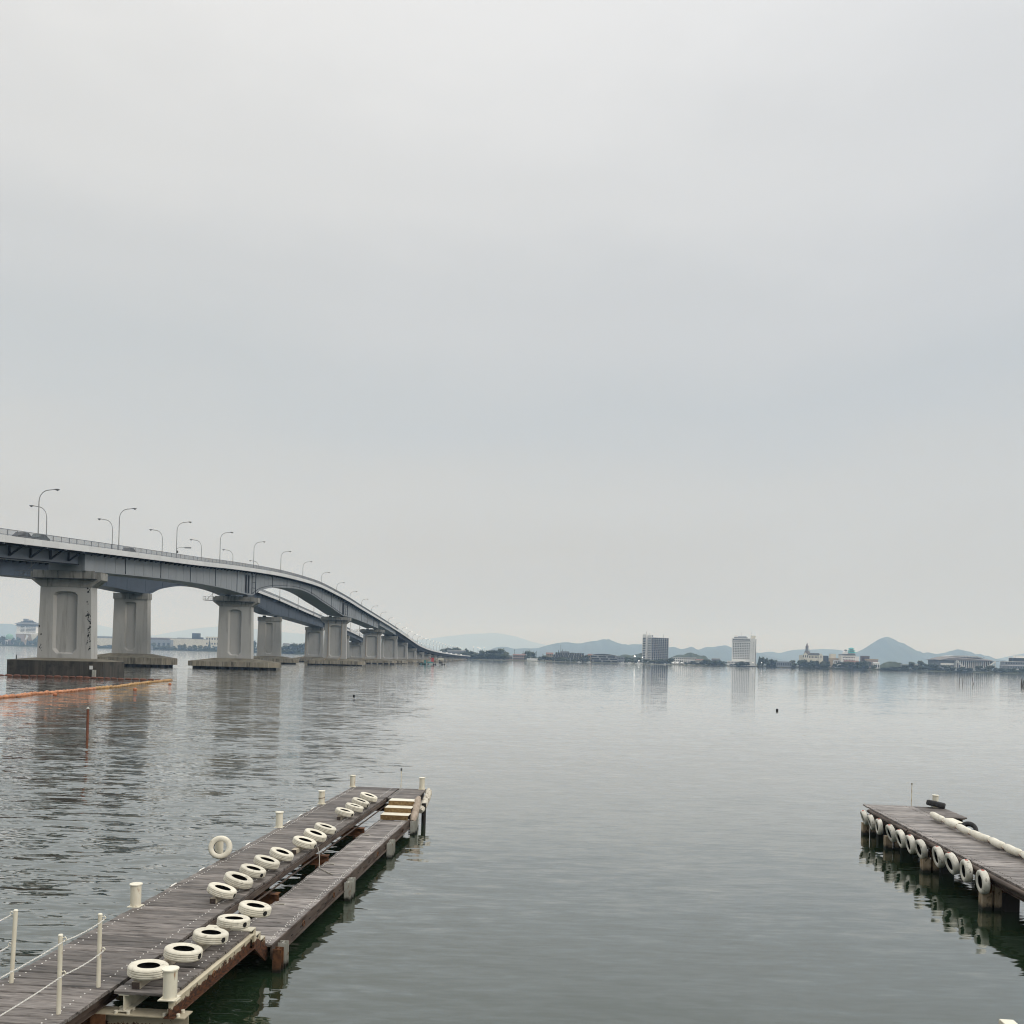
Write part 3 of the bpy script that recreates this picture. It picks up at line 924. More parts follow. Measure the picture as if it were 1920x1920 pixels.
def pier(label, xc, yc, ztop, w=10.8, L=2.8, foot=(25.5, 14.0, 3.0, 2.4, -.4, 3.35), fmat='footing', cmat='concrete', flare=True, pz=(1.0, 2.6), panel=.46, ct=1.4, piles=True, group='concrete bridge piers', drains=False, platform=False, plinth=.75, n_piles=(9, 3)):
    fw, fl, ch, fv, fz0, fz1 = foot     # width, length, chamfer, top of the vertical face, bottom, top of the slope
    T = thing('bridge_pier', label, 'bridge pier', (xc, yc, 0), 0, group)
    zb = fz1 - .05
    neck = ztop - 3.1 if flare else max(ztop - 2.0, ztop - (ztop - zb) * .28)
    pz = (min(pz[0], (neck - zb) * .12), min(pz[1], (neck - zb) * .3))
    ct = min(ct, (neck - zb) * .3)
    w0, w1 = w / 2 + .28, w / 2 - .12
    m_ = MB()
    y0, y1 = -L / 2 - .12, -L / 2 + .05
    recessed_face(m_, w0, w1, zb, neck, -L / 2, w * panel / 2, zb + pz[0], neck - pz[1] * .35, ct, min(.9, (neck - zb) * .2), .7, .42)
    m_.add([(-w0, -L / 2, zb), (w0, -L / 2, zb), (w0, L / 2, zb), (-w0, L / 2, zb), (-w1, -L / 2, neck), (w1, -L / 2, neck), (w1, L / 2, neck), (-w1, L / 2, neck)],
           [(1, 2, 6, 5), (2, 3, 7, 6), (3, 0, 4, 7), (4, 5, 6, 7), (0, 3, 2, 1)])
    m_.build('column', M[cmat], T)
    c_ = MB()
    if flare:
        e = 2.1
        poly = [(-w1 - .02, neck), (w1 + .02, neck), (w1 + e, neck + 1.55), (w1 + e, ztop), (-w1 - e, ztop), (-w1 - e, neck + 1.55)]
        c_.prism(poly, -L / 2 - .10, L / 2 + .10, axis='y')
    else:
        c_.box(-w1 - .25, w1 + .25, -L / 2 - .3, L / 2 + .3, neck, ztop)
    c_.build('pier_cap', M['cap'] if cmat != 'concrete_far' else M['concrete'], T)
    # hanging drip boards along the cap edge
    if flare:
        q_ = MB()
        for i in range(5):
            xa = -w1 - 1.2 + i * (2 * w1 + 2.4) / 5
            q_ = MB().box(xa + .06, xa + (2 * w1 + 2.4) / 5 - .06, -L / 2 - 1.0, -L / 2 - .9, ztop - 1.35, ztop + .25)
            q_.build('guard_panel', M['cap'], T)
        MB().box(-w1 - 1.2, w1 + 1.2, -L / 2 - 1.05, -L / 2 - .11, ztop - 1.45, ztop - 1.36).build('walkway_board', M['dark_wall'], T)
    for sx in (-1, 1):
        for sy in ((0,) if L < 4 else (-1, 1)):
            MB().box(sx * 2.9 - .7, sx * 2.9 + .7, -.6, .6, ztop + .002, ztop + plinth).build('bearing', M['navy'], T)
    # footing: octagonal block with a sloping top
    a, b2 = fw / 2, fl / 2
    octo = [(-a + ch, -b2), (a - ch, -b2), (a, -b2 + ch), (a, b2 - ch), (a - ch, b2), (-a + ch, b2), (-a, b2 - ch), (-a, -b2 + ch)]
    MB().prism(octo, fz0, fv).build('footing', M[fmat], T)
    top = [(x * .999, y * .999, fv + .003) for x, y in octo]
    tx, ty = w0 + .5, L / 2 + .5
    up = [(-tx + .4, -ty), (tx - .4, -ty), (tx, -ty + .4), (tx, ty - .4), (tx - .4, ty), (-tx + .4, ty), (-tx, ty - .4), (-tx, -ty + .4)]
    MB().loft([top, [(x, y, fz1) for x, y in up]]).build('footing_top', M['footing_top'], T)
    if piles:
        nx, ny = n_piles
        for i in range(nx):
            for j in range(ny):
                px = -a + 2.6 + (fw - 5.2) * i / (nx - 1)
                if nx > 6 and i in (3, 6) and j >= 0 and len(label) % 2:
                    px += .5
                py = -b2 + 1.5 + (fl - 3.0) * j / max(1, ny - 1)
                inst('pile', PILE_ME, T, (px, py, fz0 - 1.595))
    if drains:
        for dx in drains:
            p_ = MB()
            p_.tube([(dx, -L / 2 - .22, ztop - .3), (dx, -L / 2 - .30, zb + 1.5), (dx - .2, -L / 2 - .5, zb + .9), (dx - 1.2, -L / 2 - 3.4, fv + .3)], .14, 6)
            p_.build('drain_pipe', M['pile'], T)
    if platform:
        sx = -1
        f_ = MB()
        xa, xb = -w1 - 5.4, -w1 - 1.9
        f_.box(xa, xb, -1.4, 1.4, ztop - 1.2, ztop - 1.05)
        for z in (ztop - .5, ztop + .1):
            f_.bar((xa, -1.4, z), (xb, -1.4, z), .07, .07)
            f_.bar((xa, -1.4, z), (xa, 1.4, z), .07, .07)
        for i in range(5):
            x = xa + (xb - xa) * i / 4
            f_.bar((x, -1.4, ztop - 1.05), (x, -1.4, ztop + .12), .06, .06)
        f_.bar((xa + 1.2, -1.3, ztop - 1.0), (xb + .4, -1.0, ztop + 1.8), .09, .09)
        f_.bar((xb - .9, 0, ztop - 1.0), (xb - .9, 0, ztop + 2.2), .09, .09)
        f_.build('inspection_platform', M['lamp_head'], T)
    return T


A1 = pier('wide pale pier nearest the camera on a dark footing inside the orange boom', -93.45, 190.6, 21.7, foot=(19.7, 10.8, .35, 3.2, -.5, 3.7), fmat='footing_dark', piles=False, platform=True, panel=.47)
A2 = pier('haunched girder pier with open piles, second of the nearer bridge', XC(300) - .3, 300.0, 23.7, foot=(29.0, 10.5, 2.2, 2.45, .85, 3.6), platform=True, panel=.40)
A3 = pier('pier with two slanting drain pipes, third of the nearer bridge', XC(454) + .6, 454.0, 23.9, foot=(29.5, 10.5, 2.2, 2.2, .6, 3.4), panel=.55, drains=(-3.4, 3.3), platform=True)
A4 = pier('rust stained pier with side pipes, fourth of the nearer bridge', XC(566), 566.0, 21.2, foot=(31.0, 10.5, 2.2, 2.1, .7, 3.2), panel=.60, drains=(-3.6, 3.6), platform=True, n_piles=(8, 3))
B2 = pier('pale pier between the two nearest tall piers on a beige footing, under the far bridge', -126.0, 300.0, 24.2, w=11.2, foot=(28.5, 10.5, 2.2, 3.0, .9, 4.3), cmat='concrete_pale', flare=False, panel=.33, ct=.9, n_piles=(12, 3))
B3 = pier('slim pale pier right of the second near pier, under the far bridge', -121.9, 455.0, 23.3, w=11.2, foot=(29.0, 10.5, 2.2, 2.6, .7, 3.8), cmat='concrete_pale', flare=False, panel=.33, ct=.9)
B4 = pier('broad walled pier with arched panel left of the drain pipe pier, under the far bridge', -123.6, 566.0, 21.9, w=11.0, foot=(29.0, 10.5, 2.2, 2.2, .6, 3.4), cmat='concrete', flare=False, panel=.72, ct=1.6, drains=(-4.9,))
for i in range(14):
    y = 636 + 57 * i
    lab = ('wide walled approach pier with arched panel, %s beyond the haunched span of the nearer bridge' % ORD[i]) if i < 6 else 'low approach pier in the long row near the far shore'
    zt = RT(y) - 4.75 - (1.0 if i < 6 else .6)
    pier(lab, XC(y) + .35, y, zt, w=11.0, L=2.6, foot=(26.0 if i < 6 else 16, 12, 3, 1.9, .3, 2.8 if i < 6 else 2.2), flare=False, panel=.70, ct=1.5, plinth=.9 if i < 6 else .55, n_piles=(6, 2) if i < 6 else (4, 1), piles=i < 9,
         group='approach piers of the nearer bridge', pz=(.6, 1.0))
for i in range(9):
    y = 640 + 57 * i
    lab = 'approach pier of the far bridge seen in the gaps behind the nearer bridge'
    pier(lab, XC(y) - 34.2, y, RT(y) - 6.1, w=11.0, L=2.6, foot=(24.0, 12, 3, 1.9, .3, 2.8), flare=False, panel=.70, ct=1.5, piles=False, group='approach piers of the far bridge', pz=(.6, 1.0))

# peeling dark marks down the right edge of the nearest pier, the marker plate and box on its footing
mk = MB()
rg = random.Random(5)
for (cx, cz, n_, sp) in ((4.75, 18.2, 9, .5), (4.7, 15.3, 2, .2), (4.7, 12.6, 15, .75), (5.2, 11.2, 18, .8), (4.95, 9.4, 12, .8), (5.2, 6.9, 10, .9), (4.7, 7.2, 4, .4), (-5.0, 5.9, 9, .45), (-5.05, 8.9, 2, .2), (-5.2, 10.2, 2, .2)):
    for _ in range(n_):
        x = cx + rg.gauss(0, .16)
        z = cz + rg.gauss(0, sp)
        lim = 5.64 - (z - 3.7) * .40 / 14.9
        x = max(min(x, lim - .06), -lim + .06)
        r = rg.uniform(.05, .17)
        k = rg.randint(5, 7)
        pts = [(x + r * rg.uniform(.5, 1.2) * math.cos(6.283 * q / k), -1.412, z + r * rg.uniform(.7, 2.2) * math.sin(6.283 * q / k)) for q in range(k)]
        pts = [(max(min(px, lim - .01), -lim + .01), py, pz) for px, py, pz in pts]
        mk.add(pts + [(px, -1.402, pz) for px, _, pz in pts], [tuple(range(k))] + [(q, q + k, (q + 1) % k + k, (q + 1) % k) for q in range(k)])
tag(mk.build('dark_marks', M['hollow'], A1), kind='stuff')
MB().box(7.3, 7.9, -5.62, -5.42, 1.6, 2.35).build('marker_plate', M['boat_white'], A1)
MB().box(8.0, 8.65, -5.95, -5.42, .15, 1.5).build('junction_box', M['galv'], A1)
MB().bar((-8.2, -4.6, 3.2), (-8.2, -4.6, 4.2), .14, .14).build('footing_post', M['dark_wall'], A1)


# street lamps on both bridges
def lamp_mesh(d):
    arc = [(0, 0, 0), (0, 0, 7.4)] + [(d * (1 - math.cos(t)) * 2.0, 0, 7.4 + 1.9 * math.sin(t)) for t in (.3, .6, .9, 1.2, 1.45)] + [(d * 3.2, 0, 9.45)]
    rr = [.13, .10] + [.075] * 5 + [.06]
    pole = MB().tube(arc, rr, 8)
    hd = MB()
    hd.loft([[(d * 3.1, -.10, 9.40), (d * 3.1, .10, 9.40), (d * 3.1, .10, 9.48), (d * 3.1, -.10, 9.48)],
             [(d * 3.5, -.16, 9.34), (d * 3.5, .16, 9.34), (d * 3.5, .12, 9.55), (d * 3.5, -.12, 9.55)],
             [(d * 4.0, -.16, 9.36), (d * 4.0, .16, 9.36), (d * 4.0, .1, 9.54), (d * 4.0, -.1, 9.54)],
             [(d * 4.2, -.08, 9.42), (d * 4.2, .08, 9.42), (d * 4.2, .05, 9.48), (d * 4.2, -.05, 9.48)]])
    gl = MB().ball((d * 3.75, 0, 9.24), .42, 8, sq=.55, ry=.7)
    gd = MB().ball((d * 3.75, 0, 9.30), .24, 8, sq=.4, ry=.6)
    return pole.mesh('pole', M['lamp_pole']), hd.mesh('lamp_head', M['lamp_head']), gl.mesh('lamp_glass', M['lit']), gd.mesh('lamp_glass', M['lamp_head'])


LN, LF = lamp_mesh(1), lamp_mesh(-1)
for i in range(34):
    y = 187 + 37.0 * i
    lit = y > 650
    lab = ('grey street lamp over the nearer bridge, %s from the left, unlit' % ORD[i]) if not lit else ('lit street lamp on the nearer bridge, %s of the lit row' % ORD[i - 13] if i < 25 else 'lit street lamp in the crowded far end of the nearer bridge row')
    T = thing('street_lamp', lab, 'street lamp', (XC(y) - 5.55, y, RT(y) - 1.21), 0, 'street lamps on the nearer bridge')
    inst('pole', LN[0], T, scale=(1, 1, 1.24))
    inst('lamp_head', LN[1], T, scale=(1, 1, 1.24))
    inst('lamp_glass', LN[2] if lit else LN[3], T, scale=(1, 1, 1.24))
    if i == 2:
        g_ = MB()
        g_.tube([(0, 0, 3.9), (.9, 0, 4.35), (3.6, 0, 4.35)], .06, 6)
        g_.build('sign_arm', M['lamp_pole'], T)
        MB().box(2.3, 4.2, -.08, .08, 4.1, 4.5).build('sign_plate', M['sign'], T)
        MB().box(.1, .45, -.15, .15, 2.7, 3.4).build('control_box', M['lamp_head'], T)
for i in range(32):
    y = 232.5 + 37.0 * i
    lit = y > 560
    lab = ('grey street lamp on the far bridge leaning left, %s from the left, unlit' % ORD[i]) if not lit else ('lit street lamp on the far bridge, %s of the lit row' % ORD[i - 9] if i < 20 else 'lit street lamp in the crowded far end of the far bridge row')
    T = thing('street_lamp', lab, 'street lamp', (XC(y) - 34.3 + 6.3, y, RT(y) - 2.6), 0, 'street lamps on the far bridge')
    inst('pole', LF[0], T, scale=(1.08, 1.1, 1.48))
    inst('lamp_head', LF[1], T, scale=(1.08, 1.1, 1.48))
    inst('lamp_glass', LF[2] if lit else LF[3], T, scale=(1.08, 1.1, 1.48))
    MB().box(-.21, .25, -.2, .2, -.4, .05).build('bracket', M['lamp_head'], T)


# cars on the nearer bridge
def car(label, x, y, z, mat, heading=0, lights=False):
    T = thing('car', label, 'car', (x, y, z), heading, None)
    side = [(-2.1, .35), (-2.15, .75), (-1.6, .92), (-.9, 1.42), (.7, 1.45), (1.5, .98), (2.1, .85), (2.15, .35)]
    MB().prism([(q, w) for q, w in side], -.82, .82, axis='x').build('body', mat, T)
    for s in (-1, 1):
        MB().prism([(-1.35, .95), (-.82, 1.36), (.62, 1.38), (1.2, .98)], s * .825 if s > 0 else -.84, .84 if s > 0 else -.825, axis='x').build('window', M['glass'], T)
        for q in (-1.3, 1.3):
            w = MB()
            w.tube([(s * .66, q, .32), (s * .86, q, .32)], .32, 12)
            w.build('wheel', M['rubber'], T)
        if lights:
            MB().ball((s * .6, -2.15, .65), .34, 8).build('headlight', M['lit'], T)
    return T


car('dark car behind the bridge railing above the nearest pier, left one', -91.5, 168.5, RT(168.5) - 1.19, M['car_dark'])
car('dark green car behind the bridge railing, just right of the dark car', -90.4, 172.6, RT(172.6) - 1.19, M['car_green'])
car('dark car roof showing over the parapet left of the sign arm lamp', -91.0, 214.0, RT(214) - 1.19, M['car_dark'])
for i, (yy) in enumerate((1010, 1085, 1150, 1230, 1330)):
    car('far car with headlights on driving down the low end of the nearer bridge', XC(yy) + 2.4, yy, RT(yy) - 1.19, M['car_silver'], 0, True)['group'] = 'far cars with headlights'

# ------------------------------------------------------------------ trees
def crown_mesh(seed, kind):
    rg = random.Random(seed)
    m_ = MB()
    if kind == 'conifer':
        for k in range(7):
            z0 = .12 + k * .125
            r = .26 * (1 - k / 7.6) + .03
            n = 9
            lo = [(r * rg.uniform(.7, 1.15) * math.cos(6.283 * q / n), r * rg.uniform(.7, 1.15) * math.sin(6.283 * q / n), z0 + rg.uniform(-.03, .02)) for q in range(n)]
            m_.add(lo + [(rg.uniform(-.01, .01), 0, z0 + .24)], [(q, (q + 1) % n, n) for q in range(n)] + [tuple(range(n))[::-1]])
        cl = [(0, 0, .15 + .8 * q / 8, .22 * (1 - q / 9)) for q in range(8)]
    else:
        cl = []
        for k in range(rg.randint(11, 14)):
            a, rr = rg.uniform(0, 6.283), rg.uniform(.08, .33)
            z = rg.uniform(.13, .80)
            s = rg.uniform(.15, .24) * (1.1 - .5 * abs(z - .5))
            cl.append((rr * math.cos(a), rr * math.sin(a), z, s))
        cl.append((0, 0, .84, .15))
        for (x, y, z, s) in cl:
            n, h = 8, 5
            lp = []
            for i in range(1, h):
                t = math.pi * i / h
                lp.append([(x + s * rg.uniform(.75, 1.15) * math.sin(t) * math.cos(6.283 * q / n), y + s * rg.uniform(.75, 1.15) * math.sin(t) * math.sin(6.283 * q / n), z - s * .85 * math.cos(t) * rg.uniform(.85, 1.1)) for q in range(n)])
            m_.loft(lp)
    for (x, y, z, s) in cl:
        for _ in range(34):
            d = Vector((rg.gauss(0, 1), rg.gauss(0, 1), rg.gauss(0, 1))).normalized() * s * rg.uniform(.9, 1.32)
            p = Vector((x, y, z)) + d
            e1 = Vector((rg.gauss(0, 1), rg.gauss(0, 1), rg.gauss(0, 1))).normalized() * rg.uniform(.02, .045)
            e2 = Vector((rg.gauss(0, 1), rg.gauss(0, 1), rg.gauss(0, 1))).normalized() * rg.uniform(.02, .045)
            m_.add([p - e1, p + e2, p + e1, p - e2], [(0, 1, 2, 3)])
    return m_


CROWNS = {'broad': [crown_mesh(s, 'broad').mesh('crown', M['leaf']) for s in range(6)], 'olive': [crown_mesh(s + 20, 'broad').mesh('crown', M['leaf_olive']) for s in range(4)],
          'conifer': [crown_mesh(s + 40, 'conifer').mesh('crown', M['conifer']) for s in range(3)]}
TRUNK = MB().tube([(0, 0, -.02), (.01, 0, .2), (-.01, .01, .45)], [.035, .026, .012], 6).mesh('trunk', M['bark'])


def tree(x, ytop, wpx, Y, kind, label, group, zb=1.3):
    X, _, Z = at(x, ytop, Y)
    hgt = max(Z - zb, 2.0)
    wid = wpx * Y / F
    T = thing('tree', label, 'tree', (X, Y, zb), random.uniform(0, 6.28), group)
    if kind == 'conifer':
        T.scale = (wid * 1.9, wid * 1.9, hgt / 1.08)
    else:
        T.scale = (wid * 1.4, wid * 1.4, hgt * 1.05)
    inst('trunk', TRUNK, T)
    inst('crown', random.choice(CROWNS[kind]), T)
    return T


def grove(spec, label, group, kinds=('broad',), Y=1650, zb=1.3):
    spec = sorted(spec)
    for i, (x, yt, w) in enumerate(spec):
        tree(x, yt, w, Y + random.uniform(-6, 10), random.choice(kinds), label + ', %s from the left' % ORD[i], group, zb)


grove([(872, 1222, 17), (884, 1221, 20), (893, 1224, 16), (903, 1219.5, 22), (915, 1220, 20), (926, 1219, 22), (938, 1216.5, 22), (947, 1222, 16), (910, 1228, 18), (922, 1228, 18), (934, 1229, 16), (898, 1230, 16), (882, 1231, 14)], 'leafy tree in the wood where the bridges land', 'wood at the bridge end', ('broad', 'olive', 'broad'), 1640)
grove([(992, 1220.5, 13), (999, 1224, 10), (1012, 1231, 12), (1021, 1229, 14), (1030, 1231, 12)], 'round tree between the pink houses and the terraced building', 'trees by the terraced building', ('broad',), 1650)
grove([(1094, 1230, 10), (1101, 1228, 10), (1045, 1233, 12), (1056, 1232, 12), (1066, 1233, 11), (1076, 1235, 9), (1086, 1236, 8)], 'tree in front of the terraced building', 'trees before the terraced building', ('broad', 'olive'), 1640)
grove([(1164, 1232, 10), (1172, 1231, 12), (1181, 1233, 12), (1190, 1234, 12), (1199, 1233, 11)], 'tree behind the marina boats', 'marina trees', ('broad',), 1665)
grove([(1212, 1236, 12), (1222, 1238, 12), (1232, 1237, 13), (1240, 1236, 12), (1248, 1237, 12), (1258, 1234, 11)], 'tree at the foot of the grid tower', 'trees at the grid tower', ('olive', 'broad'), 1640)
grove([(1276, 1240, 8), (1286, 1241, 7), (1298, 1239, 12), (1306, 1242, 10), (1315, 1241, 12), (1322, 1236, 14), (1331, 1238, 13), (1340, 1239, 12), (1349, 1238, 14), (1357, 1240, 11)], 'dark tree between the long white building and white hotel', 'trees left of the white hotel', ('broad',), 1660)
grove([(1384, 1242, 10), (1392, 1240, 11), (1400, 1241, 10)], 'small tree at the foot of the white hotel', 'trees at the white hotel', ('broad',), 1672)
grove([(1424, 1230, 9), (1431, 1232, 10), (1438, 1234, 9), (1447, 1236, 11), (1455, 1238, 10)], 'dark tree just right of the white hotel', 'trees right of the white hotel', ('conifer', 'broad', 'broad'), 1680)
grove([(1488, 1238, 13), (1499, 1238, 14), (1510, 1237, 14), (1521, 1238, 13), (1532, 1239, 13), (1543, 1240, 12), (1553, 1240, 13), (1564, 1244, 10)], 'tree on the bank below the building with a spire', 'trees below the spire building', ('broad', 'olive'), 1668)
grove([(1577, 1241, 13), (1589, 1240, 13), (1599, 1241, 12), (1612, 1240, 14), (1622, 1239, 14), (1637, 1246, 10)], 'tree on the bank below the turquoise castle roof', 'trees below the turquoise roof', ('broad', 'olive'), 1672)
grove([(1661, 1250, 12), (1672, 1249, 14), (1684, 1250, 13), (1697, 1247, 13), (1707, 1241, 14), (1717, 1247, 12), (1724, 1239, 13), (1733, 1244, 17), (1745, 1244, 14), (1755, 1246, 13)], 'tree between the mound and the arena', 'trees left of the arena', ('broad', 'broad', 'olive'), 1655)
grove([(1764, 1252, 12), (1774, 1247, 15), (1786, 1251, 13), (1800, 1252, 13), (1808, 1250, 12), (1818, 1252, 11), (1836, 1248, 13), (1846, 1253, 12), (1857, 1248, 14), (1868, 1252, 12)], 'tree on the bank in front of the arena', 'trees before the arena', ('broad', 'olive'), 1610)
grove([(1880, 1252, 13), (1891, 1253, 12), (1902, 1252, 13), (1913, 1253, 13), (1925, 1252, 13), (1938, 1252, 14)], 'tree in front of the stepped white building', 'trees before the stepped white building', ('broad', 'olive'), 1585)
grove([(4, 1193, 10), (-6, 1192, 12), (26, 1196, 8), (33, 1194, 9), (38, 1202, 8), (14, 1203, 8), (52, 1198, 7), (58, 1201, 7), (66, 1197, 7), (70, 1192, 7), (44, 1204, 7)], 'tree at the foot of the hotel with stacked eaves', 'trees by the eaved hotel', ('broad', 'conifer', 'broad'), 3090)
grove([(183, 1209, 8), (190, 1211, 8), (198, 1210, 8), (207, 1209, 9), (216, 1209, 9)], 'shore tree seen just right of the nearest bridge pier', 'shore trees right of the nearest pier', ('broad', 'olive'), 2960)
grove([(288, 1206, 9), (296, 1210, 9), (306, 1211, 10), (316, 1210, 10), (326, 1211, 9), (338, 1209, 10), (346, 1208, 10), (356, 1211, 9), (366, 1209, 9), (376, 1210, 9), (386, 1211, 9), (400, 1211, 9), (408, 1212, 9)], 'shore bush behind the gap before the second near pier', 'shore bushes behind the piers', ('broad', 'olive'), 2700, 1.0)
tree(393, 1199, 7, 2695, 'conifer', 'tall dark conifer standing left of the second near pier', None)
tree(346, 1206, 4, 2702, 'conifer', 'small pointed conifer before the cream warehouse', None)
grove([(477, 1201, 6), (483, 1204, 7), (487, 1206, 7)], 'dark tree behind the slim far pier', 'trees behind the slim pier', ('conifer', 'broad'), 2420)
grove([(528, 1213, 12), (537, 1210, 13), (546, 1208, 12), (554, 1206.5, 14), (563, 1207, 14), (572, 1206, 14), (532, 1218, 14), (544, 1217, 14), (556, 1216, 14), (567, 1216, 14)], 'leafy tree on the point seen between bridge piers', 'trees on the wooded point', ('broad', 'broad', 'olive'), 2240)

# reeds and scrub along the right bank
rd = MB()
rg = random.Random(3)
for i in range(2600):
    x = rg.uniform(1300, 2000)
    D = np.interp(x, [p[0] for p in SH], [p[1] for p in SH]) + rg.uniform(1.0, 14)
    X = shx(x) * D / F
    hh = rg.uniform(1.2, 3.4) * (1 if x > 1420 else .6)
    w = rg.uniform(.8, 2.4)
    rd.add([(X - w, D + rg.uniform(-.6, .6), .1), (X + w, D + rg.uniform(-.6, .6), .1), (X + w * .5, D, hh * rg.uniform(.6, 1)), (X - w * .4, D + .3, hh)], [(0, 1, 2, 3)])
tag(rd.build('shore_reeds', M['reed']), 'low reeds and scrub along the right bank', None, kind='stuff')
rd = MB()
for i in range(2400):
    x = rg.uniform(-40, 575)
    D = np.interp(x, [p[0] for p in SH], [p[1] for p in SH]) + rg.uniform(1.0, 10)
    X = shx(x) * D / F
    w = rg.uniform(1.2, 3.6)
    rd.add([(X - w, D, .1), (X + w, D + .4, .1), (X + w * .5, D, rg.uniform(2.4, 7)), (X - w * .4, D + .3, rg.uniform(2.4, 7))], [(0, 1, 2, 3)])
tag(rd.build('bank_scrub', M['leaf']), 'low scrub along the far left bank', None, kind='stuff')

# ------------------------------------------------------------------ far buildings
WIN_ME = {}


def win(parent, x, y, z, w, h, name='window', mat='pane'):
    key = (round(w, 2), round(h, 2), mat)
    if key not in WIN_ME:
        WIN_ME[key] = MB().box(-w / 2, w / 2, -.12, .05, -h / 2, h / 2).mesh('window', M[mat])
    return inst(name, WIN_ME[key], parent, (x, y, z))


def bthing(name, label, cat, x0, x1, Y, rz=0.0, zb=1.2):
    """a building whose front runs from pixel column x0 to x1; local x along the front, y back, z up"""
    xa, xb = shx(x0) * Y / F, shx(x1) * Y / F
    T = thing(name, label, cat, ((xa + xb) / 2, Y, zb), rz)
    return T, (xb - xa)


def ht(x, y, Y, zb=1.2):
    return at(x, y, Y)[2] - zb


# grid tower
Y = 1680.0
rz = R(38)
T = thing('apartment_tower', 'tall grid fronted tower with blank white stair core on its left', 'tower', (at(1221, 1240, Y)[0], Y, 1.2), rz)
hh = ht(1232, 1195.5, Y)
LF_, DP = 45.0, 18.0
MB().box(0, LF_, .6, DP, 0, hh - .2).build('wall', M['dark_wall'], T)
for k in range(16):
    z = k * hh / 15
    MB().box(-.2, LF_ + .2, -.9, .55, z - .22, z + .22).build('balcony_slab', M['tower_grid'], T)
for k in range(9):
    x = k * LF_ / 8
    MB().box(x - .26, x + .26, -.85, .56, 0, hh).build('fin', M['tower_grid'], T)
for k in range(15):
    for j in range(8):
        win(T, (j + .5) * LF_ / 8, .52, (k + .55) * hh / 15, LF_ / 8 - 1.6, hh / 15 - 1.3)
MB().box(-.1, LF_ + .1, .57, DP + .1, hh - .18, hh + 1.0).build('roof', M['white_wall'], T)
MB().box(-.8, .55, .9, 11.5, 0, hh + 4.5).build('stair_core', M['white_wall'], T)
hc = hh + 5.6
MB().box(-5.2, -.82, 9.0, 18.5, 0, hc).build('stair_core', M['white_wall'], T)
for k in range(15):
    MB().box(-5.9, -5.22, 10.5, 17.0, (k + .25) * hh / 15, (k + .75) * hh / 15).build('balcony', M['dark_wall'], T)
    MB().box(-2.0, -.9, .2, 7.5, (k + .3) * hh / 15, (k + .62) * hh / 15).build('balcony', M['grey_wall'], T)
MB().box(1.0, 9.0, 5, 13, hh + 1.0, hh + 4.6).build('lift_housing', M['grey_wall'], T)
MB().bar((-2, 12, hc), (-2, 12, hc + 6), .35, .35).build('roof_mast', M['lamp_pole'], T)
MB().bar((3, 8, hh + 4.6), (3, 8, hh + 9), .3, .3).build('roof_mast', M['lamp_pole'], T)
MB().bar((LF_ - 5, 8, hh + 1), (LF_ - 5, 8, hh + 7), .3, .3).build('roof_mast', M['lamp_pole'], T)

# white hotel
Y = 1700.0
T = thing('hotel', 'tall white hotel with rows of small square windows and dark end stripe', 'hotel', (at(1371.5, 1245, Y)[0], Y, 1.2), R(-19))
hh = ht(1395, 1197, Y)
WF, DP = 42.0, 36.0
MB().box(0, WF, 0, DP, 0, hh).build('wall', M['white_wall'], T)
for k in range(10):
    for j in range(10):
        win(T, 3.0 + j * 3.15, -.02, hh - 9.6 - k * 3.15, 1.8, 1.6)
MB().box(1.0, WF - 7.5, -.55, -.003, hh - 6.4, hh - 5.9).build('cornice', M['grey_wall'], T)
for j in range(12):
    win(T, 2.8 + j * 2.6, -.02, hh - 3.0, 2.3, 2.0)
for k in range(13):
    win(T, WF - 3.2, -.02, hh - 7 - k * 2.75, .7, .9)
MB().box(WF + .003, WF + .25, 10, 24, 1.0, hh - .6).build('dark_stripe', M['dark_wall'], T)
MB().box(3, 27, 6, 20, hh + .003, hh + 2.0).build('roof_house', M['grey_wall'], T)
MB().box(3.5, 9, 5, 12, hh + 2.003, hh + 5.0).build('roof_house', M['white_wall'], T)
MB().box(10, 25, 8, 18, hh + 2.003, hh + 4.2).build('roof_house', M['roof_steel'], T)
MB().box(33, 41.5, 6, 22, hh + .003, hh + 5.4).build('lift_housing', M['cream_wall'], T)
for x, hgt in ((16, 12), (34, 12.5)):
    MB().bar((x, 10, hh + 2), (x, 10, hh + hgt), .25, .25).build('roof_mast', M['lamp_pole'], T)
MB().box(-7, 26, -9, -.003, 0, 9.2).build('podium', M['white_wall'], T)
for j in range(9):
    win(T, -5.0 + j * 2.6, -9.02, 6.2, 1.4, 1.5)
for j in range(8):
    win(T, -1.5 + j * 2.6, -9.02, 2.2, 2.0, 2.2)

